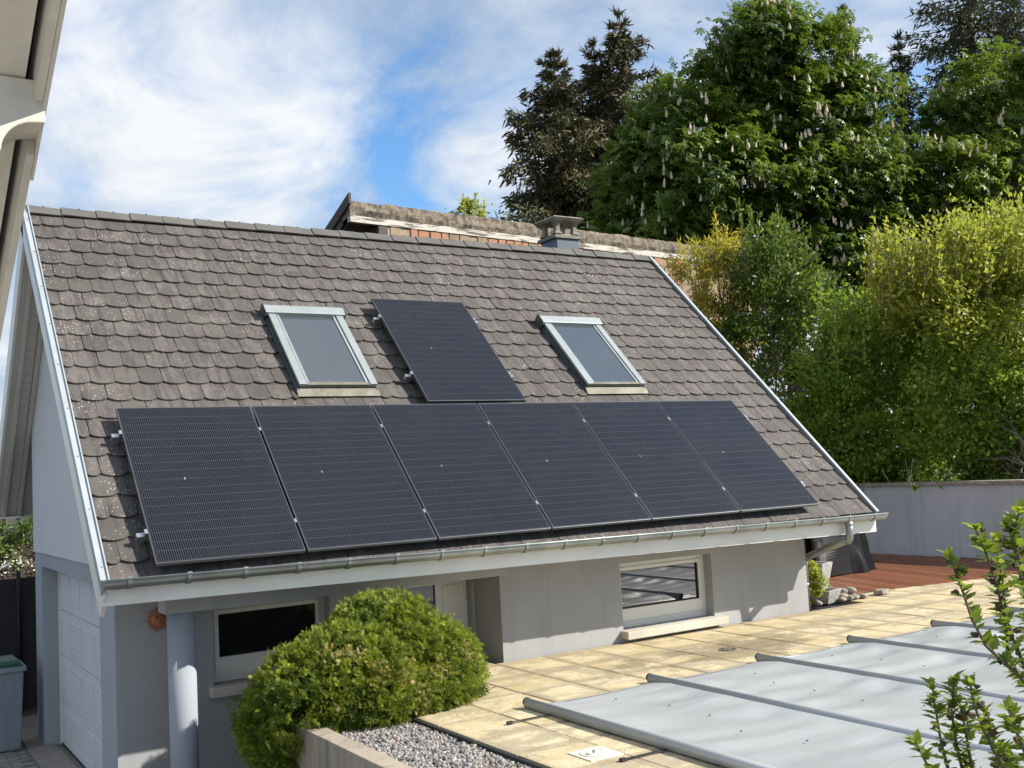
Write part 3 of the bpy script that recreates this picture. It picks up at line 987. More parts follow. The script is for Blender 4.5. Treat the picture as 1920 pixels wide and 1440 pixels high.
def wall_hole(name, mat_, xa, xb, za, zb, y0, y1, holes, parent):
    """Wall in the XZ plane from y0 to y1 with rectangular holes (sorted in x), as strips that share no faces."""
    xs = sorted({xa, xb, *[h[0] for h in holes], *[h[1] for h in holes]})
    zs = sorted({za, zb, *[h[2] for h in holes], *[h[3] for h in holes]})
    solid = lambda x, z: xa < x < xb and za < z < zb and not any(h[0] < x < h[1] and h[2] < z < h[3] for h in holes)
    mb = MB()
    ix = {}
    def vid(x, y, z):
        k = (x, y, z)
        if k not in ix:
            ix[k] = len(mb.v); mb.v.append(k)
        return ix[k]
    for i in range(len(xs) - 1):
        for j in range(len(zs) - 1):
            X0, X1, Z0, Z1 = xs[i], xs[i + 1], zs[j], zs[j + 1]
            cx, cz = (X0 + X1) / 2, (Z0 + Z1) / 2
            if not solid(cx, cz): continue
            mb.f.append((vid(X0, y0, Z0), vid(X1, y0, Z0), vid(X1, y0, Z1), vid(X0, y0, Z1)))
            mb.f.append((vid(X0, y1, Z1), vid(X1, y1, Z1), vid(X1, y1, Z0), vid(X0, y1, Z0)))
            e = 1e-4
            if not solid(X0 - e, cz): mb.f.append((vid(X0, y1, Z0), vid(X0, y0, Z0), vid(X0, y0, Z1), vid(X0, y1, Z1)))
            if not solid(X1 + e, cz): mb.f.append((vid(X1, y0, Z0), vid(X1, y1, Z0), vid(X1, y1, Z1), vid(X1, y0, Z1)))
            if not solid(cx, Z0 - e): mb.f.append((vid(X0, y1, Z0), vid(X1, y1, Z0), vid(X1, y0, Z0), vid(X0, y0, Z0)))
            if not solid(cx, Z1 + e): mb.f.append((vid(X0, y0, Z1), vid(X1, y0, Z1), vid(X1, y1, Z1), vid(X0, y1, Z1)))
    return mb.build(name, mat_, parent)


XW = 3.31
W1 = (4.735, 5.97, -1.135, -0.47)
W0 = (0.735, 1.80, -1.14, -0.48)
D0 = (2.55, 3.27, ZT - 0.02, -0.48)
wall_hole('front_wall', M['grey_wall'], XW, XR - 0.438, ZG - 0.1, -0.264, 0.72, 1.02, [W1], house)
MB().box(XW + 0.001, XW + 0.25, 1.022, 1.55, ZG - 0.1, -0.337).build('return_wall', M['grey_wall'], house)
wall_hole('porch_wall', M['grey_wall'], XG + 0.002, XW - 0.002, ZG - 0.1, -0.264, YF - 0.003, YF + 0.26, [W0, D0], house)
# wide beam and round column of the porch
MB().box(0.19, XW - 0.002, 0.53, 0.76, -0.43, -0.264).build('porch_beam', M['grey_wall'], house)
MB().tube([(0.334, 0.645, ZG - 0.05), (0.334, 0.645, -0.432)], 0.107, 40).build('column', M['blue_wall'], house, smooth=True)
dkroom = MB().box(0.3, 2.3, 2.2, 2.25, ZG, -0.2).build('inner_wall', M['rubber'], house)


def window(x0_, x1_, z0_, z1_, y, sill, mull=None, low=0.10):
    w = MB()
    f = 0.055
    fr = wall_hole('window_frame', M['pvc'], x0_, x1_, z0_, z1_, y, y + 0.06, [(x0_ + f, x1_ - f, z0_ + f + 0.02, z1_ - f)], house)
    fr.name = 'window'
    g = (x0_ + f + 0.035, x1_ - f - 0.035, z0_ + f + low, z1_ - f - 0.035)
    wall_hole('sash', M['pvc'], x0_ + f + 0.001, x1_ - f - 0.001, z0_ + f + 0.021, z1_ - f - 0.001, y - 0.012, y + 0.05, [g], fr)
    MB().box(g[0] - 0.004, g[1] + 0.004, y + 0.012, y + 0.02, g[2] - 0.004, g[3] + 0.004).build('pane', M['pane'], fr)
    wall_hole('gasket', M['rubber'], g[0] - 0.001, g[1] + 0.001, g[2] - 0.001, g[3] + 0.001, y + 0.001, y + 0.0115, [(g[0] + 0.008, g[1] - 0.008, g[2] + 0.008, g[3] - 0.008)], fr)
    MB().box(x0_ + 0.02, x1_ - 0.02, y - 0.022, y - 0.0125, z0_ + 0.045, z0_ + 0.055).build('drip_rail', M['pvc'], fr)
    MB().box(sill[0], sill[1], sill[2], y + 0.02, sill[3], sill[4]).build('window_sill', M['sill'], house, bevel=0.008)
    return fr


window(*W1, 0.845, (4.70, 6.06, 0.600, -1.215, -1.136), low=0.135)
window(*W0, 1.33, (0.695, 1.84, 1.10, -1.23, -1.142), low=0.15)
# porch door: dark sidelight and white panelled leaf
dfr = wall_hole('door_frame', M['pvc'], D0[0], D0[1], D0[2], D0[3], 1.30, 1.36, [(2.60, 2.93, ZT + 0.05, -0.53), (2.975, 3.25, ZT + 0.02, -0.50)], house)
dfr.name = 'entrance_door'
MB().box(2.60, 2.93, 1.325, 1.335, ZT + 0.05, -0.53).build('sidelight', M['pane'], dfr)
MB().box(2.976, 3.249, 1.31, 1.35, ZT + 0.021, -0.501).build('door_leaf', M['pvc'], dfr)
for z0_, z1_ in ((-0.80, -0.55), (-1.17, -0.86)):
    MB().box(3.01, 3.215, 1.302, 1.309, z0_, z1_).build('door_panel', M['pvc'], dfr, bevel=0.003)

# garage door: four sections with moulded panels
gd = MB().box(XG + 0.20, XG + 0.235, GY0 - 0.05, GY1 + 0.0, ZG, GZ1 + 0.02).build('garage_door', M['gdoor'], house)
hs = (GZ1 - ZG) / 4.0
for k in range(4):
    z0_ = ZG + k * hs
    MB().box(XG + 0.178, XG + 0.199, GY0 - 0.04, GY1 - 0.035, z0_ + 0.004, z0_ + hs - 0.004).build('door_section', M['gdoor'], gd, bevel=0.004)
pcnt = 5
pwid = (GY1 - GY0) / pcnt
fmb = MB()
yy0, yy1, zz0, zz1 = -pwid / 2 + 0.06, pwid / 2 - 0.06, -hs / 2 + 0.09, hs / 2 - 0.09
for (a, b2, c, d) in ((yy0, yy1, zz0, zz0 + 0.018), (yy0, yy1, zz1 - 0.018, zz1), (yy0, yy0 + 0.018, zz0 + 0.018, zz1 - 0.018), (yy1 - 0.018, yy1, zz0 + 0.018, zz1 - 0.018)):
    fmb.box(-0.008, 0, a, b2, c, d)
fmb.box(-0.006, 0, yy0 + 0.04, yy1 - 0.04, zz0 + 0.04, zz1 - 0.04)
fme = fmb.mesh('moulded_panel', bevel=0.0025)
fme.materials.append(M['gdoor'])
for k in range(4):
    for j in range(pcnt):
        o = bpy.data.objects.new('moulded_panel', fme)
        COL.objects.link(o); o.parent = gd
        o.location = (XG + 0.178, GY0 + pwid * (j + 0.5) - 0.03, ZG + hs * (k + 0.5))
MB().box(XG + 0.16, XG + 0.20, GY1 - 0.03, GY1 - 0.003, ZG, GZ1 - 0.002).build('door_jamb', M['pvc'], gd)
MB().box(XG + 0.17, XG + 0.178, GY0 - 0.04, GY1 - 0.035, ZG, ZG + 0.02).build('door_seal', M['rubber'], gd)

# skylights
def skylight(u0, u1, s0, s1):
    c = rp((u0 + u1) / 2, s0, 0.0)
    w = u1 - u0
    h = s1 - s0
    e = bpy.data.objects.new('skylight', None)
    COL.objects.link(e)
    e.parent = house
    e.matrix_parent_inverse = Matrix.Translation(-house.location)
    e.location = c
    e.rotation_euler = ROT45
    B = lambda n, m_, *a, bev=0.003: MB().box(*a).build(n, m_, e, local=True, bevel=bev)
    hw = w / 2
    B('kerb', M['sky_dark'], -hw + 0.01, hw - 0.01, 0.015, h - 0.01, -0.06, 0.075, bev=0)
    B('side_cover', M['sky_frame'], -hw, -hw + 0.075, 0.02, h - 0.10, 0.076, 0.105)
    B('side_cover', M['sky_frame'], hw - 0.075, hw, 0.02, h - 0.10, 0.076, 0.105)
    B('side_flashing', M['sky_dark'], -hw - 0.02, -hw + 0.009, 0.0, h, -0.05, 0.055)
    B('side_flashing', M['sky_dark'], hw - 0.009, hw + 0.02, 0.0, h, -0.05, 0.055)
    B('inner_bead', M['sky_frame'], -hw + 0.085, -hw + 0.11, 0.06, h - 0.12, 0.076, 0.094)
    B('inner_bead', M['sky_frame'], hw - 0.11, hw - 0.085, 0.06, h - 0.12, 0.076, 0.094)
    mb = MB()
    mb.prism([(h - 0.13, 0.08), (h - 0.13, 0.125), (h - 0.02, 0.135), (h + 0.015, 0.06), (h + 0.015, -0.05), (h - 0.012, -0.05)], 0, -hw - 0.03, hw + 0.03)
    mb.build('top_hood', M['sky_frame'], e, local=True, bevel=0.004)
    B('hood_end', M['sky_dark'], -hw - 0.036, -hw - 0.0305, h - 0.135, h + 0.02, -0.05, 0.135)
    B('hood_end', M['sky_dark'], hw + 0.0305, hw + 0.036, h - 0.135, h + 0.02, -0.05, 0.135)
    B('bottom_cover', M['apron'], -hw + 0.077, hw - 0.077, 0.018, 0.058, 0.076, 0.096)
    B('pane', M['sky_glass'], -hw + 0.112, hw - 0.112, 0.06, h - 0.11, 0.0755, 0.084, bev=0)
    mb = MB()
    mb.prism([(-0.075, 0.030), (0.03, 0.055), (0.03, 0.047), (-0.075, 0.022)], 0, -hw - 0.02, hw + 0.02)
    mb.build('apron', M['apron'], e, local=True)
    return e


sk1 = skylight(1.71, 2.51, 2.06, 3.32)
sk2 = skylight(5.055, 5.875, 2.06, 3.32)
sk1['label'] = 'roof window left of the upper solar panel, pale glass'
sk2['label'] = 'roof window right of the upper solar panel, blue glass'

# chimney on the rear slope
chx, chy = 6.78, 4.31
ch = MB().box(chx - 0.185, chx + 0.185, chy - 0.20, chy + 0.20, 2.3, 3.75).build('chimney', M['slate_metal'], house)
def frustum(mb, cx, cy, z0_, z1_, a0, a1):
    mb.add([(cx + sx * a * 1.0, cy + sy * a, z) for z, a in ((z0_, a0), (z1_, a1)) for sx, sy in ((-1, -1), (1, -1), (1, 1), (-1, 1))],
           [(3, 2, 1, 0), (4, 5, 6, 7), (0, 1, 5, 4), (1, 2, 6, 5), (2, 3, 7, 6), (3, 0, 4, 7)])
    return mb
mb = MB()
frustum(mb, chx, chy, 3.7537, 3.7950, 0.2278, 0.2325)
frustum(mb, chx, chy, 3.7959, 3.8208, 0.2185, 0.1767)
mb.build('chimney_base_plate', M['concrete_cap'], ch)
for sx in (-1, 1):
    for sy in (-1, 1):
        mb = MB()
        rings = []
        for z, wd, cpos in ((3.8208, 0.06, 0.1535), (3.8638, 0.036, 0.1488), (3.9240, 0.03, 0.1469), (3.9713, 0.042, 0.1535), (4.0014, 0.075, 0.1674)):
            rings.append([(chx + sx * cpos + a * wd, chy + sy * cpos + b2 * wd, z) for a, b2 in ((-1, -1), (1, -1), (1, 1), (-1, 1))])
        vs_ = [p for r_ in rings for p in r_]
        fs_ = [(3, 2, 1, 0), (16, 17, 18, 19)] + [(4 * i + k, 4 * i + (k + 1) % 4, 4 * i + 4 + (k + 1) % 4, 4 * i + 4 + k) for i in range(4) for k in range(4)]
        mb.add(vs_, fs_).build('chimney_leg', M['concrete_cap'], ch)
mb = MB()
frustum(mb, chx, chy, 4.0023, 4.0401, 0.2325, 0.2651)
frustum(mb, chx, chy, 4.0410, 4.0659, 0.2651, 0.2232)
mb.build('chimney_cap', M['concrete_cap'], ch)
MB().tube([(chx, chy, 3.7348), (chx, chy, 3.9326)], 0.085, 20).build('flue', M['concrete_cap'], ch, smooth=True)

# terracotta sun
def sun_plaque():
    c = Vector((0.291, YF, -0.535))
    e = empty('sun_plaque', c, 'round terracotta sun face hanging on the grey porch wall beside the column', 'wall ornament')
    R0 = 0.062
    mb = MB()
    n = 24
    ring = [(0.0, -0.042), (0.35, -0.040), (0.7, -0.032), (0.95, -0.018), (1.0, -0.002)]
    vs_ = []
    for r_, d in ring:
        for k in range(n):
            a = 2 * math.pi * k / n
            vs_.append((c.x + r_ * R0 * math.cos(a), c.y + d, c.z + r_ * R0 * math.sin(a)))
    fs_ = [(i * n + k, i * n + (k + 1) % n, (i + 1) * n + (k + 1) % n, (i + 1) * n + k) for i in range(4) for k in range(n)]
    mb.add(vs_, fs_).build('face', M['terracotta'], e, smooth=True)
    for k in range(18):
        a = 2 * math.pi * k / 18
        ln = 0.105 if k % 2 else 0.096
        da = 0.16
        pts = [(0.93 * R0, a - da), (0.93 * R0, a + da), (0.8 * ln, a + da * 0.7), (ln, a + 0.05), (0.8 * ln, a - da * 0.7)]
        poly = [(c.x + r_ * math.cos(t), c.z + r_ * math.sin(t)) for r_, t in pts]
        MB().prism(poly, 1, c.y - 0.02, c.y - 0.001).build('ray', M['terracotta'], e, bevel=0.002)
    for sx in (-1, 1):
        MB().tube([(c.x + sx * 0.024 - 0.012, c.y - 0.041, c.z + 0.016), (c.x + sx * 0.024, c.y - 0.046, c.z + 0.020), (c.x + sx * 0.024 + 0.012, c.y - 0.041, c.z + 0.016)], 0.0045, 6).build('eyelid', M['terracotta'], e, smooth=True)
        MB().tube([(c.x + sx * 0.024 - 0.014, c.y - 0.040, c.z + 0.028), (c.x + sx * 0.024, c.y - 0.043, c.z + 0.035), (c.x + sx * 0.024 + 0.014, c.y - 0.038, c.z + 0.028)], 0.004, 6).build('brow', M['terracotta'], e, smooth=True)
    MB().tube([(c.x, c.y - 0.04, c.z + 0.022), (c.x, c.y - 0.052, c.z - 0.006), (c.x, c.y - 0.044, c.z - 0.010)], [0.004, 0.010, 0.006], 8).build('nose', M['terracotta'], e, smooth=True)
    MB().tube([(c.x - 0.02, c.y - 0.038, c.z - 0.024), (c.x, c.y - 0.044, c.z - 0.031), (c.x + 0.02, c.y - 0.038, c.z - 0.024)], 0.005, 6).build('mouth', M['terracotta'], e, smooth=True)


sun_plaque()

# ------------------------------------------------------------------ solar panels
PW, PH, GAP = 1.134, 1.722, 0.02
def frame_mesh():
    mb = MB()
    t, lip = 0.030, 0.010
    mb.box(0, PW, 0, lip, -t, 0)
    mb.box(0, PW, PH - lip, PH, -t, 0)
    mb.box(0, lip, lip, PH - lip, -t, 0)
    mb.box(PW - lip, PW, lip, PH - lip, -t, 0)
    return mb.mesh('frame', bevel=0.0012)
fr_me = frame_mesh(); fr_me.materials.append(M['frame_black'])
bk_me = MB().box(0.0102, PW - 0.0102, 0.0102, PH - 0.0102, -0.009, -0.0045).mesh('backsheet'); bk_me.materials.append(M['backsheet'])
CW, CH = 0.1815, 0.0915
ce_me = MB()
h_, v_ = CW / 2 - 0.0008, CH / 2 - 0.0011
ce_me.add([(-h_ + .004, -v_, 0), (h_ - .004, -v_, 0), (h_, -v_ + .004, 0), (h_, v_, 0), (-h_, v_, 0), (-h_, -v_ + .004, 0)], [(0, 1, 2, 3, 4, 5)])
ce_me = ce_me.mesh('cell'); ce_me.materials.append(M['cell'])
mk_me = MB().box(-0.004, 0.004, -0.010, -0.003, 0, 0.0006).box(-0.004, 0.004, 0.003, 0.010, 0, 0.0006).mesh('contact_mark'); mk_me.materials.append(M['lid'])
rb_me = MB().box(-0.54, 0.54, -0.0009, 0.0009, 0, 0.0003).mesh('ribbon'); rb_me.materials.append(M['rib'])


def link_child(name, me_, par, loc):
    o = bpy.data.objects.new(name, me_)
    COL.objects.link(o)
    o.parent = par
    o.location = loc
    return o


def solar_panel(x, s, n, label):
    e = empty('solar_panel', rp(x, s, n), label, 'solar panel', 'black solar panels on the garage roof', ROT45)
    link_child('frame', fr_me, e, (0, 0, 0))
    link_child('backsheet', bk_me, e, (0, 0, 0))
    mx = (PW - 6 * CW) / 2
    my = (PH - 18 * CH - 0.018) / 2
    for r in range(18):
        yy = my + CH * (r + 0.5) + (0.018 if r >= 9 else 0)
        for c in range(6):
            link_child('cell', ce_me, e, (mx + CW * (c + 0.5), yy, -0.0036))
        if r not in (0, 9):
            link_child('ribbon', rb_me, e, (PW / 2, yy - CH / 2, -0.0040))
    link_child('contact_mark', mk_me, e, (mx + 2 * CW, PH / 2, -0.0036))
    return e


NP_ = 0.145
labels = ['leftmost solar panel of the lower row, above the gutter corner',
          'second solar panel from the left in the lower row, below the left roof window',
          'third solar panel from the left in the lower row, below the gap beside the upper panel',
          'fourth solar panel from the left in the lower row, right below the single panel',
          'fifth solar panel from the left in the lower row, below the right roof window',
          'rightmost solar panel of the lower row, beside the bare tiles']
labels[2] = 'third solar panel from the left in the lower row of six'
labels[3] = 'fourth solar panel from the left in the lower row of six'
for k in range(6):
    solar_panel(k * (PW + GAP), -0.145 * 0 + 0.0, NP_, labels[k])
solar_panel(2.925, 1.762, NP_, 'single solar panel standing alone above the row, between the two roof windows')


def rail(xa, xb, s, label, clamps):
    e = empty('mounting_rail', rp((xa + xb) / 2, s, 0.06), label, 'rail', 'aluminium rails under the solar panels')
    slope_bar('rail_profile', M['alu'], xa, xb, s - 0.02, s + 0.02, 0.062, 0.112, e)
    for (u, kind_) in clamps:
        if kind_ == 'mid':
            slope_bar('mid_clamp', M['alu'] if True else None, u - 0.008, u + 0.008, s - 0.02, s + 0.02, 0.1125, 0.1475, e)
        else:
            slope_bar('end_clamp', M['alu'], u - 0.011, u + 0.011, s - 0.022, s + 0.022, 0.1125, 0.148, e)
    k = 0
    x = xa + 0.03
    while x < xb - 0.02:     # roof hooks
        slope_bar('roof_hook', M['alu'], x, x + 0.03, s - 0.015, s + 0.05, 0.02, 0.0615, e)
        x += 0.95
    return e


for s, lb in ((0.32, 'lower mounting rail under the row of six solar panels'), (1.42, 'upper mounting rail under the row of six solar panels')):
    rail(-0.075, 6.975, s, lb, [(-0.012, 'end'), (6.904 + 0.012, 'end')] + [(k * (PW + GAP) - GAP / 2, 'mid') for k in range(1, 6)])
for s, lb in ((2.20, 'lower mounting rail under the single upper solar panel'), (3.16, 'upper mounting rail under the single upper solar panel')):
    rail(2.855, 4.13, s, lb, [(2.925 - 0.012, 'end'), (2.925 + PW + 0.012, 'end')])

# ------------------------------------------------------------------ pool cover
cov = empty('pool_cover', (2.43, -1.09, ZT), 'pale grey pool cover stretched over bars on the paved terrace', 'pool cover')
PYE, PYN = -1.02, -5.4
bars = [2.44 + 1.205 * i for i in range(8)]
for i, x in enumerate(bars[:-1]):
    xa, xb = x + 0.02, bars[i + 1] - 0.02
    nu, nv = 60, 180
    u = np.linspace(0, 1, nu)
    v = np.linspace(0, 1, nv)
    UU, VV = np.meshgrid(u, v)
    X_ = xa + (xb - xa) * UU
    Y_ = -1.03 + (PYN + 1.03) * VV
    sag = -0.026 * 4 * UU * (1 - UU)
    ph = rng.uniform(0, 6, 8)
    wr = np.zeros_like(X_)
    for q in range(7):       # tension folds fanning away from the bars
        fx_ = rng.uniform(-1.2, 1.2); fy_ = rng.uniform(7, 19)
        wr += np.sin((Y_ * fy_ + X_ * fx_ * 6 + 0.9 * np.sin(Y_ * 2.1 + ph[q])) + ph[q]) * rng.uniform(0.2, 1.0)
    env = (0.25 + 0.75 * np.clip(np.sin(Y_ * 1.3 + ph[7]) * 0.5 + 0.5, 0, 1)) * (0.3 + 0.7 * np.abs(2 * UU - 1) ** 1.2)
    Z_ = ZT + 0.050 + sag + 0.016 * wr * env * np.clip(np.minimum(UU, 1 - UU) / 0.16, 0, 1) ** 1.5
    edge = np.clip((-1.03 - Y_) / 0.28, 0, 1)
    Z_ = ZT + 0.007 + (Z_ - ZT - 0.007) * (edge ** 0.6) * np.where(True, 1, 1)
    Yw = Y_ - 0.04 * np.sin(np.pi * UU) * (VV < 0.02)
    V = np.stack([X_, Yw, Z_], -1).reshape(-1, 3)
    F = np.array([(j * nu + k, j * nu + k + 1, (j + 1) * nu + k + 1, (j + 1) * nu + k) for j in range(nv - 1) for k in range(nu - 1)])
    put('cover_sheet', arr_mesh('cover_sheet', V, F, True), M['cover'], cov)
for i, x in enumerate(bars):
    prof = []
    for t in np.linspace(0, math.pi, 9):
        prof.append((x + 0.033 * math.cos(t), ZT + 0.048 + 0.027 * math.sin(t)))
    prof += [(x - 0.033, ZT + 0.012), (x + 0.033, ZT + 0.012)]
    b_ = MB().prism(prof, 1, -1.03 + 0.02 * (i % 2), PYN).build('cover_bar', M['bar'], cov)
    b_.data.polygons.foreach_set('use_smooth', [len(p.vertices) == 4 for p in b_.data.polygons])
    MB().prism([(x + 0.037 * math.cos(t), ZT + 0.046 + 0.033 * math.sin(t)) for t in np.linspace(0, 2 * math.pi, 14)[:-1]], 1, -1.032 + 0.02 * (i % 2), -1.020 + 0.02 * (i % 2)).build('end_cap', M['rubber'], b_)
for y in (-1.37, -2.66, -3.95):
    st = MB()
    st.box(2.06, 2.41, y - 0.011, y + 0.011, ZT + 0.012, ZT + 0.016)
    st.box(2.05, 2.09, y - 0.016, y + 0.016, ZT + 0.003, ZT + 0.022)
    o = st.build('tension_strap', M['rubber'], cov)
for i in range(len(bars) - 1):   # drain eyelets
    for j in range(5):
        y = -1.45 - 0.42 * j + random.uniform(-.05, .05)
        xm = (bars[i] + bars[i + 1]) / 2 + random.uniform(-.1, .1)
        link_child('eyelet', bpy.data.meshes.get('eyelet') or (lambda me_: (me_.materials.append(M['rubber']), me_)[1])(MB().tube([(0, 0, 0), (0, 0, 0.004)], 0.008, 8).mesh('eyelet')), cov,
                   (xm - cov.location.x, y - cov.location.y, 0.036))

# skimmer lid and floor drain
sk = empty('skimmer_lid', (2.045, -2.415, ZT), 'square white skimmer lid set in the sandstone paving near the gravel', 'lid')
MB().box(1.92, 2.17, -2.54, -2.29, ZT - 0.01, ZT + 0.010).build('plate', M['lid'], sk, bevel=0.003)
mb = MB()
n = 28
o_ = [(2.045 + 0.100 * math.cos(2 * math.pi * k / n), -2.415 + 0.100 * math.sin(2 * math.pi * k / n)) for k in range(n)]
mb.prism(o_, 2, ZT + 0.0105, ZT + 0.0145).build('disc', M['lid'], sk)
MB().tube([(2.045 + 0.075 * t, -2.415 + 0.045 * math.sin(3.0 * t), ZT + 0.016) for t in np.linspace(-1, 1, 12)], 0.010, 6).build('handle', M['lid'], sk, smooth=True)
dr = empty('floor_drain', (5.108, -0.374, ZT), 'round rusty floor drain in the damp paving before the window', 'drain')
MB().tube([(5.108, -0.374, ZT - 0.02), (5.108, -0.374, ZT + 0.005)], 0.085, 28).build('grate', M['apron'], dr)
for k in range(8):
    a = 2 * math.pi * k / 8
    MB().tube([(5.108 + 0.062 * math.cos(a), -0.374 + 0.062 * math.sin(a), ZT + 0.0052), (5.108 + 0.062 * math.cos(a), -0.374 + 0.062 * math.sin(a), ZT + 0.008)], 0.011, 8).build('drain_hole', M['rubber'], dr)

# ------------------------------------------------------------------ deck, retaining wall, things by the corner
rw = empty('retaining_wall', (13.35, 2.0, ZT), 'white rendered retaining wall with stone coping behind the timber deck', 'wall')
MB().box(13.205, 13.45, -0.4, 9.0, ZT - 0.9, -0.085).build('wall_face', M['ret_wall'], rw)
cp_me = MB().box(-0.15, 0.15, -0.245, 0.245, 0, 0.055).mesh('coping_stone', bevel=0.006)
cp_me.materials.append(M['stone'])
for k in range(19):
    y = -0.15 + 0.5 * k
    if y > 9: break
    link_child('coping_stone', cp_me, rw, (13.31 - 13.35, y - 2.0, -0.0845 - ZT))
MB().box(13.46, 17.5, -0.6, -0.35, ZT - 0.5, -0.10).build('wall_return', M['ret_wall'], rw)

deck = MB().box(7.62, 13.19, 0.73, 6.9, ZT - 0.045, ZT - 0.03).build('deck', M['rubber'])
tag(deck, kind='structure')
dk_cache = {}
ang = math.radians(-15.5)
ca, sa = math.cos(ang), math.sin(ang)
# plank direction is (sin, cos) turned by 15.5 degrees
for k in range(64):
    u = 6.0 + 0.126 * k
    # clip the plank's centre line to the deck outline
    ts = []
    for i in range(400):
        t = -3 + i * 0.03
        x = u * ca - t * sa - 0.0
        y = u * sa + t * ca
        front = 1.32 - 0.15 * (x - 8.46)
        if 7.66 < x < 13.15 and y > max(front, 0.8) and y < 6.85 and not (x < 8.0 and y < 1.6):
            ts.append(t)
    if len(ts) < 8: continue
    t0, t1 = ts[0], ts[-1]
    mb = MB()
    w = 0.058
    mb.v = []
    mb.box(-w, w, t0, t1, -0.028, 0.0)
    me_ = mb.mesh('deck_plank', bevel=0.003)
    me_.materials.append(M['deck'])
    o = link_child('deck_plank', me_, deck, (u * ca, u * sa, ZT + 0.012 + random.uniform(-.001, .001)))
    o.rotation_euler = (0, 0, ang)

# covered barbecue
def tarp():
    nu, nv = 96, 28
    cx, cy = 10.25, 3.15
    vs_ = []
    rs = np.random.default_rng(5)
    ph = rs.uniform(0, 6.28, 6)
    for j in range(nv + 1):
        t = j / nv
        z = ZT + 0.012 + t * 1.02
        wx = 0.72 - 0.16 * t; wy = 0.46 - 0.10 * t
        if t > 0.93:
            q = (t - 0.93) / 0.07
            wx *= 1 - 0.25 * q; wy *= 1 - 0.25 * q
        for k in range(nu):
            a = 2 * math.pi * k / nu
            c_, s_ = math.cos(a), math.sin(a)
            e_ = 0.32
            x = abs(c_) ** e_ * math.copysign(1, c_) * wx
            y = abs(s_) ** e_ * math.copysign(1, s_) * wy
            fold = 0.075 * math.sin(9 * a + ph[0] + 2.0 * t) + 0.060 * math.sin(17 * a + ph[1] - 3 * t) + 0.025 * math.sin(29 * a + ph[2] + 5 * t)
            fold += 0.07 * abs(math.sin(6 * a + 3 * t + ph[5])) - 0.05 * abs(math.sin(11 * a - 4 * t + ph[2]))
            fold *= (1.15 - t) * (0.5 + 0.5 * math.sin(3 * a + ph[3])) + 0.15
            fold += 0.05 * max(0, math.sin(5 * t + 4 * a + ph[4])) * (1 - t)
            vs_.append((cx + x * (1 + fold * 1.5), cy + y * (1 + fold * 1.8), z + (0.02 * math.sin(7 * a) if j == 0 else 0)))
    fs_ = [(j * nu + k, j * nu + (k + 1) % nu, (j + 1) * nu + (k + 1) % nu, (j + 1) * nu + k) for j in range(nv) for k in range(nu)]
    fs_.append(tuple(range(nv * nu, (nv + 1) * nu)))
    o = MB().add(vs_, fs_).build('covered_barbecue', M['tarp'])
    tag(o, 'bulky thing under a creased black tarpaulin standing on the red deck', 'covered barbecue')
tarp()


def square_pot(name, cx, cy, z0_, z1_, a0, a1, label, rz):
    mb = MB()
    c, s_ = math.cos(rz), math.sin(rz)
    rings = [(z0_, a0), (z1_, a1), (z1_, a1 - 0.035), (z1_ - 0.05, a1 - 0.045)]
    vs_ = []
    for z, a in rings:
        for sx, sy in ((-1, -1), (1, -1), (1, 1), (-1, 1)):
            vs_.append((cx + a * (sx * c - sy * s_), cy + a * (sx * s_ + sy * c), z))
    fs_ = [(3, 2, 1, 0)] + [(4 * i + k, 4 * i + (k + 1) % 4, 4 * i + 4 + (k + 1) % 4, 4 * i + 4 + k) for i in range(3) for k in range(4)] + [(12, 13, 14, 15)]
    o = mb.add(vs_, fs_).build(name, M['urn'], bevel=0.008)
    return tag(o, label, 'planter', 'aggregate concrete planters')


square_pot('concrete_planter', 8.06, 1.08, ZT - 0.005, ZT + 0.155, 0.115, 0.165, 'low tapered concrete planter at the house corner, lower of the two', 0.25)
square_pot('concrete_planter', 8.02, 1.12, ZT + 0.158, ZT + 0.475, 0.088, 0.15, 'tall tapered concrete planter standing on the low one at the house corner', 0.3)

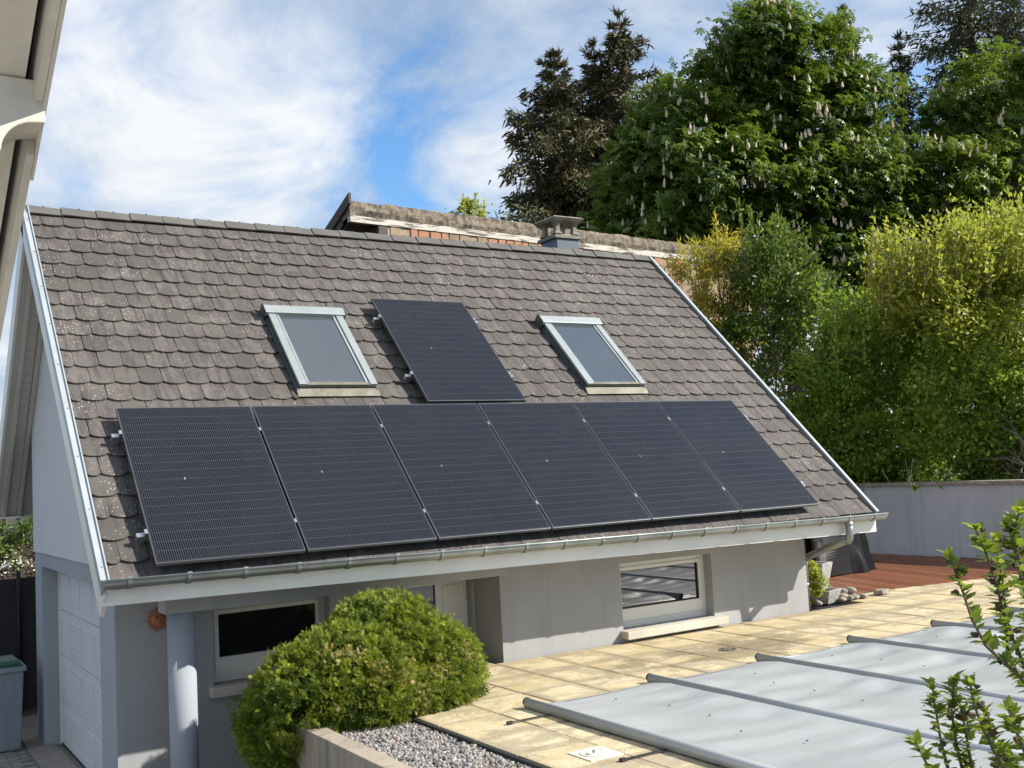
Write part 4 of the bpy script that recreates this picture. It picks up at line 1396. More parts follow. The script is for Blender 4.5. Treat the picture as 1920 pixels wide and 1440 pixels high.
stone_spots = [(8.22, 0.93, .05), (8.30, 1.02, .065), (8.36, 0.94, .05), (8.42, 1.06, .07), (8.47, 0.95, .055), (8.54, 1.05, .06), (8.58, 0.95, .06), (8.38, 1.14, .06), (8.66, 0.98, .045), (7.80, 0.93, .05), (8.48, 1.02, .06, .07), (8.36, 1.03, .055, .075)]
stone_labels = ['small rounded stone nearest the concrete planters', 'brownish rounded stone beside the low planter', 'front stone of the heap near the planters', 'large rounded stone at the middle of the heap', 'pale front stone at the middle of the heap',
                'long grey stone on the right of the heap', 'front stone on the right of the heap', 'stone at the back of the heap by the deck', 'small flat stone at the right end of the heap', 'lone stone at the foot of the green plant by the wall', 'topmost rounded stone of the heap', 'upper left rounded stone of the heap']
for i, sp_ in enumerate(stone_spots):
    x, y, r = sp_[:3]
    dz = sp_[3] if len(sp_) > 3 else 0.0
    rs = np.random.default_rng(100 + i)
    # subdivided icosahedron, squashed and lumpy
    vs_ = [Vector(v).normalized() for v in ico]
    fs_ = list(icof)
    mid = {}
    nf = []
    def mp(a, b2):
        k = (min(a, b2), max(a, b2))
        if k not in mid:
            mid[k] = len(vs_); vs_.append(((vs_[a] + vs_[b2]) / 2).normalized())
        return mid[k]
    for a, b2, c in fs_:
        ab, bc, ca_ = mp(a, b2), mp(b2, c), mp(c, a)
        nf += [(a, ab, ca_), (b2, bc, ab), (c, ca_, bc), (ab, bc, ca_)]
    sx, sy, sz = rs.uniform(0.9, 1.5), rs.uniform(0.8, 1.1), rs.uniform(0.55, 0.8)
    rot = rs.uniform(0, 3.1)
    d_ = unit(rs.normal(size=(5, 3)))
    pts = []
    for v in vs_:
        k = 1 + 0.12 * sum(math.sin(3 * float(np.dot(q, v)) + j) for j, q in enumerate(d_)) / 2
        X_, Y_, Z_ = v.x * sx * r * k, v.y * sy * r * k, v.z * sz * r * k
        pts.append((x + X_ * math.cos(rot) - Y_ * math.sin(rot), y + X_ * math.sin(rot) + Y_ * math.cos(rot), ZT + dz + sz * r * 0.85 + Z_))
    o = MB().add(pts, nf).build('stone', M['stone'], smooth=True)
    tag(o, stone_labels[i], 'stone', 'rounded stones by the house corner')
for i, (x, y, lb) in enumerate(((8.35, 1.48, 'loose reddish paver at the deck edge behind the low planter'), (8.98, 0.97, 'loose pale paver lying at the deck corner by the stones'))):
    mb = MB().box(-0.10, 0.10, -0.06, 0.06, 0, 0.05)
    o = mb.build('loose_paver', M['brick_red'] if i == 0 else M['stone'], bevel=0.006)
    o.location = (x, y, ZT + 0.015); o.rotation_euler = (0, 0, 0.25)
    tag(o, lb, 'paver')


# ------------------------------------------------------------------ foliage builders
def lobe_points(lobes, n, clump=0.16, shell=0.72, per=26, seed=1, jitter=1.0, out=1.0, zs=0.75, keepin=0.45):
    """Leaf positions gathered in clumps near the surface of a union of ellipsoids; returns P, outward dirs, clump tint."""
    rs = np.random.default_rng(seed)
    C_ = np.array([l[0] for l in lobes], float)
    R_ = np.array([l[1] for l in lobes], float)
    wgt = (R_[:, 0] * R_[:, 1] + R_[:, 1] * R_[:, 2] + R_[:, 0] * R_[:, 2])
    nc_ = max(int(n / per), 1)
    li = rs.choice(len(lobes), nc_, p=wgt / wgt.sum())
    d = unit(rs.normal(size=(nc_, 3)))
    rad = shell + (out - shell) * rs.random(nc_) ** 0.6
    deep = rs.random(nc_) < 0.12
    rad[deep] = rs.uniform(0.2, shell, deep.sum())
    cc = C_[li] + d * R_[li] * rad[:, None]
    ins = np.min([np.where(np.arange(len(lobes))[k] == li, 9.0, np.sum(((cc - C_[k]) / R_[k]) ** 2, 1)) for k in range(len(lobes))], axis=0)
    keep = (ins > keepin) | (deep & (keepin < 1))
    cc, d = cc[keep], d[keep]
    ct = rs.random(len(cc))
    idx = rs.integers(0, len(cc), n)
    P_ = cc[idx] + rs.normal(size=(n, 3)) * clump * np.array([1, 1, zs]) * rs.uniform(0.55, 1.35, len(cc))[idx][:, None]
    D_ = unit(d[idx] + rs.normal(size=(n, 3)) * 0.6 * jitter)
    return P_, D_, ct[idx], d[idx], rs


def trunk(base, top_, r0, r1, parent, m_, name='trunk', n=10, wob=0.1, seed=0, segs=8):
    rs = random.Random(seed)
    pts, rad = [], []
    for i in range(segs + 1):
        t = i / segs
        p_ = Vector(base).lerp(Vector(top_), t)
        if 0 < i < segs: p_ += Vector((rs.uniform(-wob, wob), rs.uniform(-wob, wob), 0))
        pts.append(p_); rad.append(r0 * (1 - t) + r1 * t)
    return MB().tube(pts, rad, n).build(name, m_, parent, smooth=True)


def px_lobes(spec, depth, squash=0.9, dvar=0.0, seed=3, grow=1.0):
    rs = random.Random(seed)
    out_ = []
    for s_ in spec:
        x, y, r = s_[:3]
        d = depth + (s_[3] if len(s_) > 3 else rs.uniform(-dvar, dvar))
        p_ = at(x, y, d)
        k = r / 1982.459 * d * grow
        out_.append((tuple(p_), (k, k, k * squash)))
    return out_


GZ = -0.16
SUNV = np.array(SUN)      # leaves turn towards the light


def spruce(px, topy, d, R, label, seed, dens=1.0, topfrac=0.15, mat_='spruce', bare=0.0, name='spruce_tree', length=0.20, group='spruces and other conifers behind the old barn', zmin=3.0):
    rs = np.random.default_rng(seed)
    tp = at(px, topy, d)
    base = Vector((tp.x, tp.y, GZ))
    H = tp.z - GZ
    e = empty(name, base, label, 'tree', group)
    trunk(base, tp, 0.20 + 0.008 * H, 0.02, e, M['spruce_bark'], seed=seed, wob=0.05)
    Ps, Ds, Ts, Ls = [], [], [], []
    bm_ = MB()
    z = H - 0.25
    while z > zmin:
        t = (H - z) / H
        Rz = R * min(1.0, (t / topfrac) ** 0.75) * rs.uniform(0.75, 1.08)
        nbz = rs.integers(4, 7)
        a0 = rs.uniform(0, 6.28)
        for k in range(nbz):
            a = a0 + 6.283 * k / nbz + rs.normal() * 0.25
            ln = Rz * rs.uniform(0.35, 1.2)
            if bare and rs.random() < bare * min(1, t / 0.2): 
                ln *= 0.9
                thin = 0.25
            else:
                thin = 1.0
            rise = 0.25 - 0.9 * min(1, t / 0.25) * 0.75
            pts = []
            for q in np.linspace(0, 1, 6):
                rr = ln * q
                pts.append(Vector((base.x + rr * math.cos(a), base.y + rr * math.sin(a), GZ + z + rr * rise * 0.7 + 0.22 * ln * q * q)))
            bm_.tube(pts, [0.035 * (1 - q * 0.8) * (0.5 + ln * 0.25) for q in np.linspace(0, 1, 6)], 4, False)
            m_ = int(70 * ln * dens * thin * (0.35 / length) ** 0.5)
            q = rs.random(m_) ** 0.75
            A = np.array([p_[:] for p_ in pts])
            f = q * 5; i0 = np.minimum(f.astype(int), 4); fr = (f - i0)[:, None]
            P_ = A[i0] * (1 - fr) + A[i0 + 1] * fr
            side = np.array([-math.sin(a), math.cos(a), 0])
            sp_ = (rs.normal(size=m_) * 0.16 * ln * (0.25 + q * 0.55))[:, None] * side
            hang = rs.random(m_) ** 1.4 * (0.12 + 0.38 * min(1, t / 0.3))
            P_ = P_ + sp_ - np.array([0, 0, 1.0]) * hang[:, None] + rs.normal(size=(m_, 3)) * 0.03
            D_ = np.array([math.cos(a), math.sin(a), 0]) * 0.5 + unit(sp_ + 1e-6) * 0.4 + np.array([0, 0, -0.75]) * hang[:, None] * 2.2 + rs.normal(size=(m_, 3)) * 0.45
            if t < 0.05: D_ += np.array([0, 0, 0.8])
            Ps.append(P_); Ds.append(D_); Ts.append(np.clip(rs.beta(2, 3, m_) + (rs.random() - 0.5) * 0.35 + hang * 0.25, 0, 1)); Ls.append(length * rs.uniform(0.6, 1.25, m_))
        z -= rs.uniform(0.30, 0.52)
    bm_.build('branches', M['spruce_bark'], e)['kind'] = 'stuff'
    P_ = np.concatenate(Ps); D_ = np.concatenate(Ds); T_ = np.concatenate(Ts); L_ = np.concatenate(Ls)
    scatter('crown', P_, D_, SUNV * 0.9 + rs.normal(size=P_.shape) * 0.6, L_, L_ * 0.34, BLADE, T_, e, M[mat_])
    return e


def candle_mesh():
    mb = MB()
    rs = random.Random(4)
    n = 8
    for i, (z, r) in enumerate(((0.0, 0.03), (0.10, 0.062), (0.35, 0.055), (0.65, 0.036), (0.9, 0.016))):
        for k in range(n):
            a = 2 * math.pi * (k + 0.5 * (i % 2)) / n
            rr = r * (1.05 if k % 2 else 0.5)
            mb.v.append((rr * math.cos(a), rr * math.sin(a), z * 0.30 + (0.012 if k % 2 else 0)))
    mb.f = [(i * n + k, i * n + (k + 1) % n, (i + 1) * n + (k + 1) % n, (i + 1) * n + k) for i in range(4) for k in range(n)]
    mb.v.append((0, 0, 0.31)); t = len(mb.v) - 1
    mb.f += [(4 * n + k, 4 * n + (k + 1) % n, t) for k in range(n)]
    me_ = mb.mesh('blossom_candle')
    me_.materials.append(M['flower'])
    return me_


CANDLE = candle_mesh()


def chestnut(spec, d, nleaf, ncandle, label, trunk_px, seed, bright=0.0, clump=0.26):
    lobes = px_lobes(spec, d, 0.92, 1.2, seed, 0.92)
    base = at(*trunk_px, d); base.z = GZ
    e = empty('chestnut_tree', base, label, 'tree', 'flowering chestnut trees behind the shrubs')
    top_ = Vector(lobes[len(lobes) // 3][0])
    trunk(base, top_, 0.34, 0.08, e, M['bark'], seed=seed, wob=0.15)
    bm_ = MB()
    mid_ = base.lerp(top_, 0.45)
    for l in lobes:
        c = Vector(l[0])
        q = mid_.lerp(c, 0.5) + Vector((0, 0, -0.4))
        bm_.tube([mid_, q, c], [0.14, 0.09, 0.03], 6, False)
    bm_.build('limbs', M['bark'], e)
    P_, D_, T_, O_, rs = lobe_points(lobes, nleaf, clump * 0.85 * d / 25.0, 0.72, 40, seed, out=1.08, zs=0.62)
    D_ = unit(O_ * 0.9 + rs.normal(size=P_.shape) * 0.5 + np.array([0, 0, -0.28]))
    N_ = unit(np.array([0, 0, 0.6]) + O_ * 0.4 + SUNV * 0.8 + rs.normal(size=P_.shape) * 0.35)
    L_ = rs.uniform(0.11, 0.20, nleaf) * (d / 26.0)
    scatter('crown', P_, D_, N_, L_, L_, PALM, np.clip(T_ * 0.55 + rs.random(nleaf) * 0.35 + bright, 0, 1), e, M['chestnut'])
    # blossoms stand on the outside of the clumps, on the upper and sunny sides
    Q, _, _, O2, rs = lobe_points(lobes, ncandle * 16, clump * 0.4, 1.02, 3, seed + 1, out=1.10, keepin=1.0)
    c_ = np.array(CAM_LOC)
    ok = (unit(c_ - Q) * O2).sum(1) > 0.30
    ok &= O2[:, 2] > -0.45
    Q = Q[ok][:ncandle] + O2[ok][:ncandle] * 0.10 + np.array([0, 0, 0.08])
    for p_ in Q:
        o = link_child('blossom_candle', CANDLE, e, Vector(p_) - base)
        s_ = random.uniform(0.48, 0.70) * d / 27.0
        o.scale = (s_, s_, s_ * random.uniform(0.9, 1.2))
        o.rotation_euler = (random.uniform(-.14, .14), random.uniform(-.14, .14), random.uniform(0, 6))
    return e


def shrub(name, spec, d, n, L, mat_, label, seed, clump=0.12, shoots=(), group=None, wid=0.5, dvar=0.5, up=0.3, stems=9, bright=0.0, per=95, shootleaf=34, zb=GZ, foot=None, thick=1.0, grow=1.0):
    lobes = px_lobes(spec, d, 1.0, dvar, seed, grow)
    C_ = np.array([l[0] for l in lobes])
    base = Vector((C_[:, 0].mean(), C_[:, 1].mean(), zb)) if foot is None else Vector(foot)
    e = empty(name, base, label, 'shrub', group)
    rs = np.random.default_rng(seed + 50)
    st = MB()
    for k in range(stems):
        tgt = Vector(C_[rs.integers(0, len(C_))]) + Vector(rs.normal(size=3) * 0.25)
        b0 = base + Vector((rs.normal() * 0.22, rs.normal() * 0.22, 0))
        m_ = b0.lerp(tgt, 0.5) + Vector((0, 0, 0.25))
        st.tube([b0, m_, tgt], [0.026 * thick, 0.018 * thick, 0.007 * thick], 5, False)
    Pn, Dn, Tn = [], [], []
    for (x, y, y2, dx) in shoots:           # upright leafy shoots above the outline
        dd = d - rs.uniform(0.2, 0.9); p1 = at(x, y, dd); p0 = at(x + dx, y2, dd)
        st.tube([p0, p0.lerp(p1, 0.5), p1], [0.010, 0.007, 0.003], 4, False)
        q = np.linspace(0.0, 1, shootleaf)[:, None]
        ax = np.array(p1 - p0)
        Pn.append(np.array(p0) + q * ax + rs.normal(size=(shootleaf, 3)) * 0.02)
        Dn.append(unit(np.array(unit(ax[None])) * 0.75 + rs.normal(size=(shootleaf, 3)) * 0.6))
        Tn.append(np.clip(rs.uniform(0.55, 1.0, shootleaf), 0, 1))
    st.build('stems', M['twig'], e)
    P_, D_, T_, O_, rs2 = lobe_points(lobes, n, clump, 0.60, per, seed, out=1.12, zs=0.9)
    D_ = unit(D_ + np.array([0, 0, up]))
    T_ = np.clip(T_ * 0.5 + rs2.random(n) * 0.45 + bright, 0, 1)
    if Pn:
        P_ = np.concatenate([P_] + Pn); D_ = np.concatenate([D_] + Dn); T_ = np.concatenate([T_] + Tn)
        O_ = np.concatenate([O_, unit(rs.normal(size=(len(P_) - n, 3)))])
    N_ = unit(O_ * 0.45 + np.array([0, 0, 0.25]) + SUNV * 0.8 + rs.normal(size=P_.shape) * 0.5)
    L_ = L * rs.uniform(0.65, 1.25, len(P_))
    scatter('foliage', P_, D_, N_, L_, L_ * wid, LEAF, T_, e, M[mat_])
    return e


# ------------------------------------------------------------------ trees
spruce(1036, 92, 40, 3.3, 'dark brownish spruce on the left, behind the left end of the old barn', 1, 1.5, 0.40, length=0.26)
spruce(1112, 72, 41.5, 2.5, 'dark spruce in the middle of the three behind the chimney', 2, 1.3, 0.36, length=0.26)
spruce(1160, 14, 40.5, 2.6, 'tallest dark brownish spruce with bare lower trunk behind the chimney', 3, 1.35, 0.30, bare=0.25, length=0.26)
spruce(1580, 6, 44, 0.9, 'narrow spruce tip rising behind the big flowering chestnut', 4, 1.3, 0.25, 'larch', length=0.24, zmin=12)
spruce(1682, 58, 42, 1.5, 'slim conifer between the two flowering chestnuts', 5, 1.0, 0.3, 'larch', 0.2, length=0.24)
spruce(1800, -190, 41, 3.5, 'tall sparse conifer with straight bare trunk at the upper right', 6, 0.8, 0.35, 'larch', 0.35, length=0.24, zmin=7)
spruce(1880, -160, 43, 2.9, 'sparse conifer at the right edge beside the straight bare trunk', 7, 0.7, 0.35, 'larch', 0.4, length=0.24, zmin=7)

chestnut([(1430, 75, 70), (1368, 150, 66), (1530, 120, 80), (1610, 190, 65), (1300, 250, 85), (1400, 210, 100), (1475, 165, 80), (1500, 230, 110), (1590, 280, 95), (1640, 350, 80), (1350, 340, 110), (1460, 350, 120), (1560, 400, 110),
          (1300, 420, 90), (1400, 460, 100), (1640, 440, 70), (1500, 500, 100), (1590, 500, 80)], 31, 32000, 298,
         'tall domed chestnut covered in pale blossom candles, the biggest tree', (1470, 500), 21)
chestnut([(1240, 190, 38), (1210, 265, 52), (1270, 290, 60), (1180, 350, 55), (1240, 370, 75), (1160, 430, 48), (1220, 440, 70), (1290, 440, 60)], 32.5, 10000, 75,
         'smaller chestnut with few blossoms between the spruces and the domed chestnut', (1230, 480), 22, -0.05)
chestnut([(1850, 160, 62), (1790, 225, 55), (1905, 230, 85), (1760, 320, 70), (1850, 320, 95), (1730, 420, 60), (1820, 430, 90), (1910, 400, 90), (1955, 130, 55), (1690, 470, 50)], 31.5, 10500, 90,
         'light green chestnut with gaps at the right edge, before the sparse conifers', (1830, 500), 23, 0.12, 0.3)

shrub('bamboo_clump', [(1350, 470, 34), (1345, 540, 48), (1330, 610, 45), (1375, 640, 40), (1300, 500, 30)], 22.0, 7500, 0.15, 'bamboo', 'yellow bamboo clump beside the right end of the ridge', 31, 0.12,
      [(1340, 405, 560, 10), (1362, 425, 560, -5), (1385, 470, 600, -15), (1320, 470, 620, 10), (1300, 450, 560, 25), (1272, 455, 560, 40), (1400, 540, 640, -30)], wid=0.16, up=-0.1, dvar=0.3, stems=16, shootleaf=90)
shrub('laurel_shrub', [(1420, 470, 50), (1480, 500, 55), (1440, 560, 75), (1510, 580, 75), (1400, 640, 60), (1470, 670, 90), (1540, 650, 60), (1440, 760, 80), (1520, 760, 80), (1480, 840, 60)], 21.2, 20000, 0.125, 'laurel',
      'dark glossy laurel with upright pale shoots behind the right verge of the roof', 32, 0.14,
      [(1385, 375, 520, 15), (1420, 400, 520, 5), (1450, 425, 540, 0), (1490, 440, 560, -5), (1505, 460, 560, -10), (1540, 510, 600, -10), (1580, 530, 640, -20), (1405, 385, 500, 8), (1400, 430, 540, 0), (1475, 455, 560, 5), (1455, 400, 520, 4), (1520, 480, 580, -4), (1560, 540, 640, -6)], wid=0.42, up=0.35, dvar=0.5, bright=0.06, shootleaf=60)
shrub('mock_orange', [(1610, 620, 60), (1660, 620, 70), (1720, 660, 75), (1570, 690, 55), (1630, 710, 85), (1700, 750, 85), (1545, 790, 60), (1610, 810, 80), (1690, 840, 70), (1560, 860, 45), (1760, 720, 50), (1620, 880, 45), (1700, 890, 42), (1750, 850, 55)], 19.4, 32000, 0.100, 'philad',
      'mid green mock orange shrub above the white retaining wall', 33, 0.17, [(1540 + 14 * i, 560 + (i * 31 % 50), 680, (i * 17 % 20) - 10) for i in range(14)] + [(1560, 590, 700, 10), (1620, 545, 660, 5), (1680, 540, 660, 0), (1590, 560, 680, 5)], wid=0.62, dvar=0.5, up=0.2, grow=1.14)
shrub('yellow_green_shrub', [(1690, 500, 60), (1750, 480, 75), (1820, 490, 85), (1890, 480, 85), (1720, 560, 60), (1790, 580, 95), (1880, 590, 100), (1840, 660, 80), (1920, 660, 80), (1950, 560, 90)], 18.1, 27000, 0.105, 'lime',
      'large yellow green shrub in full sun at the right edge', 34, 0.18,
      [(1640, 450, 560, 20), (1665, 430, 540, 15), (1700, 415, 520, 8), (1735, 410, 520, 5), (1760, 440, 540, 0), (1790, 405, 520, 3), (1812, 375, 500, 5), (1848, 380, 500, -5), (1880, 400, 510, 5), (1905, 395, 520, 0), (1920, 420, 520, -5), (1850, 430, 540, 8)] + [(1640 + 11 * i, 400 + (i * 37 % 60), 520 + (i * 53 % 60), (i * 29 % 20) - 10) for i in range(26)], wid=0.5, dvar=0.55, up=0.35, bright=0.04, grow=0.98)
shrub('green_shrub', [(1790, 690, 60), (1850, 740, 80), (1930, 740, 80), (1800, 780, 65), (1880, 820, 65), (1945, 830, 60), (1770, 850, 50), (1830, 875, 42), (1900, 875, 42)], 17.7, 19000, 0.10, 'philad',
      'arching green shrub with slender stems below the yellow green one at the right edge', 39, 0.14, wid=0.5, dvar=0.4, up=0.2, stems=14, bright=0.06, foot=(14.1, 1.95, GZ))
shrub('distant_bush', [(885, 392, 18), (872, 400, 14), (900, 398, 15)], 33.0, 700, 0.16, 'lime', 'small light green treetop behind the barn roof, left of the spruces', 35, 0.14, [(868, 372, 410, 4), (890, 364, 410, 0), (908, 375, 410, -4)], wid=0.45, zb=GZ, dvar=0.2)
shrub('wall_plant', [(1522, 1068, 9), (1527, 1085, 12), (1524, 1105, 12), (1528, 1125, 12)], 12.45, 1100, 0.045, 'lime', 'small leafy evergreen plant at the right corner of the house', 36, 0.03, wid=0.6, dvar=0.06, stems=3, zb=ZT, thick=0.12)
shrub('trailing_plant', [(1704, 916, 7), (1712, 918, 6), (1698, 914, 5)], 16.55, 60, 0.06, 'laurel', 'small sprig hanging over the coping of the retaining wall', 37, 0.04, wid=0.5, dvar=0.02, stems=3, zb=-0.03, thick=0.2)
hedge = shrub('flowering_hedge', [(-10, 1030, 40), (30, 1025, 45), (65, 1020, 45), (-50, 1030, 45), (20, 1060, 40), (60, 1060, 40)], 16.5, 5000, 0.07, 'laurel', 'dark hedge with white flowers behind the black fence', 38, 0.1, wid=0.5, zb=-1.0)
P_, D_, T_, O_, rs = lobe_points(px_lobes([(-10, 1040, 42), (35, 1035, 46), (65, 1045, 40)], 16.3, 1.0, 0.2), 220, 0.05, 0.95, 30, 77)
scatter('flowers', P_, O_ + rs.normal(size=P_.shape), rs.normal(size=P_.shape), 0.035, 0.035, LEAF, T_, hedge, M['white_flower']).__setitem__('kind', 'stuff')
# dark wood behind the shrubs, read as one mass
wl = px_lobes([(x, y, 85) for y in (520, 640, 760, 860) for x in range(1180, 2100, 95)], 37.0, 1.0, 1.5, 44)
P_, D_, T_, O_, rs = lobe_points(wl, 26000, 0.35, 0.7, 24, 45)
wood = scatter('wood', P_, D_, O_ + rs.normal(size=P_.shape) * .5, rs.uniform(.18, .34, len(P_)), rs.uniform(.12, .2, len(P_)), LEAF, T_ * 0.6, None, M['chestnut'])
tag(wood, 'dark leafy wood filling the view behind the shrubs', 'wood', kind='stuff')
# low ground cover and fallen leaves on top of the wall
gc = []
rs = np.random.default_rng(61)
nG = 12000
P_ = np.stack([rs.uniform(13.5, 16.5, nG), rs.uniform(-0.3, 9, nG), np.full(nG, GZ + 0.03)], 1) + rs.normal(size=(nG, 3)) * np.array([.05, .05, .02])
me_e = scatter('ground_cover', P_, rs.normal(size=(nG, 3)) * np.array([1, 1, 0.3]) + np.array([0, 0, .4]), np.tile(np.array([0, 0, 1.0]), (nG, 1)) + rs.normal(size=(nG, 3)) * .4, rs.uniform(.05, .1, nG), rs.uniform(.03, .06, nG), LEAF, rs.random(nG) * 0.5, None, M['philad'])
tag(me_e, 'low green ground cover and leaves on the bank above the wall', 'ground cover', kind='stuff')

# thuja ball
def thuja():
    c = Vector((1.55, 0.0, -1.25))
    e = empty('thuja_bush', (1.5, -0.35, -1.3), 'big rounded green thuja bush with some browned tips spilling over the planter', 'bush')
    lobes = [((1.74, -0.05, -0.82), (0.50, 0.46, 0.44)), ((1.36, -0.25, -0.97), (0.52, 0.48, 0.42)), ((1.98, -0.10, -0.98), (0.54, 0.50, 0.40)),
             ((1.06, -0.25, -1.08), (0.46, 0.42, 0.42)), ((0.86, -0.12, -1.25), (0.32, 0.32, 0.34)), ((1.50, -0.42, -1.10), (0.50, 0.34, 0.26)),
             ((2.08, -0.22, -1.08), (0.42, 0.36, 0.26)), ((0.88, -0.15, -1.45), (0.26, 0.26, 0.26)), ((1.85, -0.38, -1.12), (0.46, 0.34, 0.22))]
    MB().tube([(1.45, -0.3, -1.32), (1.5, -0.2, -1.0), (1.6, -0.1, -0.8)], [0.06, 0.05, 0.03], 8).build('trunk', M['bark'], e)
    st = MB()
    for l in lobes:
        st.tube([(1.45, -0.3, -1.25), Vector(l[0]).lerp(Vector((1.45, -0.3, -1.25)), .4), l[0]], [.03, .02, .01], 5, False)
    st.build('branches', M['bark'], e)
    # dark woody core so the ball is not see-through
    n = 76000
    P_, D_, T_, O_, rs = lobe_points(lobes, n, 0.020, 0.90, 9, 91, out=1.0)
    D_ = unit(O_ * 0.8 + rs.normal(size=P_.shape) * 0.6 + np.array([0, 0, 0.2]))
    # browner and greener zones of the ball
    zone = np.sin(P_[:, 0] * 9 + 1) * np.sin(P_[:, 2] * 11 + P_[:, 1] * 7)
    T_ = np.clip(T_ + 0.25 * zone, 0, 1)
    N_ = SUNV * 0.9 + rs.normal(size=P_.shape) * 0.6
    T = T_ ** 1.3 * 0.52 + rs.random(n) * 0.34
    # browned patches of their own: a few spots on the sunny shoulder
    spots = np.array([(1.12, -0.55, -0.72), (1.22, -0.60, -0.70), (1.75, -0.62, -0.86), (1.95, -0.60, -0.95), (1.60, -0.66, -0.98), (2.25, -0.5, -0.9), (1.72, -0.72, -1.10), (1.40, -0.70, -0.90)])
    dm = np.min(np.linalg.norm(P_[:, None] - spots[None], axis=2), axis=1)
    brown = (rs.random(n) < np.clip(0.62 - dm * 4.6, 0, 1)) | (rs.random(n) < 0.02)
    T[brown] = rs.uniform(0.9, 1.0, brown.sum())
    L_ = rs.uniform(0.022, 0.048, n)
    scatter('foliage', P_, D_, N_, L_, L_, SPRAY, np.clip(T, 0, 1), e, M['thuja'])
    # twigs inside the ball
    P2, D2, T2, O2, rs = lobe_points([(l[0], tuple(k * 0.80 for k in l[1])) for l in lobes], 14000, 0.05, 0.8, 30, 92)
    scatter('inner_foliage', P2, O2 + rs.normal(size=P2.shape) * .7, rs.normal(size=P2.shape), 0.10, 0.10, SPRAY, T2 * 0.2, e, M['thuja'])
    return e


thuja()


# hibiscus twigs near the viewpoint
def hib_leaf_mesh(t):
    out_ = [(0, 0.0), (0.12, 0.10), (0.22, 0.30), (0.34, 0.22), (0.46, 0.40), (0.56, 0.24), (0.72, 0.22), (0.80, 0.12), (1.0, 0.0)]
    v, f = [], []
    for x, w in out_:
        v += [(x, w, 0.10 * w + -0.16 * x * x), (x, 0, -0.03 - 0.16 * x * x), (x, -w, 0.10 * w - 0.16 * x * x)]
    for i in range(len(out_) - 1):
        a = 3 * i
        f += [(a, a + 1, a + 4, a + 3), (a + 1, a + 2, a + 5, a + 4)]
    me_ = arr_mesh('leaf', np.array(v), np.array(f), True, np.full(len(v), t))
    me_.materials.append(M['hib_leaf'])
    return me_


HL = [hib_leaf_mesh(t) for t in (0.25, 0.5, 0.72, 0.95)]
def pod_mesh():
    mb = MB()
    n = 10
    for i, (z, r) in enumerate(((0, .25), (.2, .85), (.5, 1.0), (.8, .7), (1.0, .45), (0.85, .25))):
        for k in range(n):
            a = 2 * math.pi * k / n
            rr = r * (1.15 if k % 2 else 0.85)
            mb.v.append((0.011 * rr * math.cos(a), 0.011 * rr * math.sin(a), 0.026 * z + (0.006 if (i == 4 and k % 2) else 0)))
    mb.f = [(i * n + k, i * n + (k + 1) % n, (i + 1) * n + (k + 1) % n, (i + 1) * n + k) for i in range(5) for k in range(n)]
    me_ = mb.mesh('seed_pod'); me_.materials.append(M['pod'])
    return me_
POD = pod_mesh()


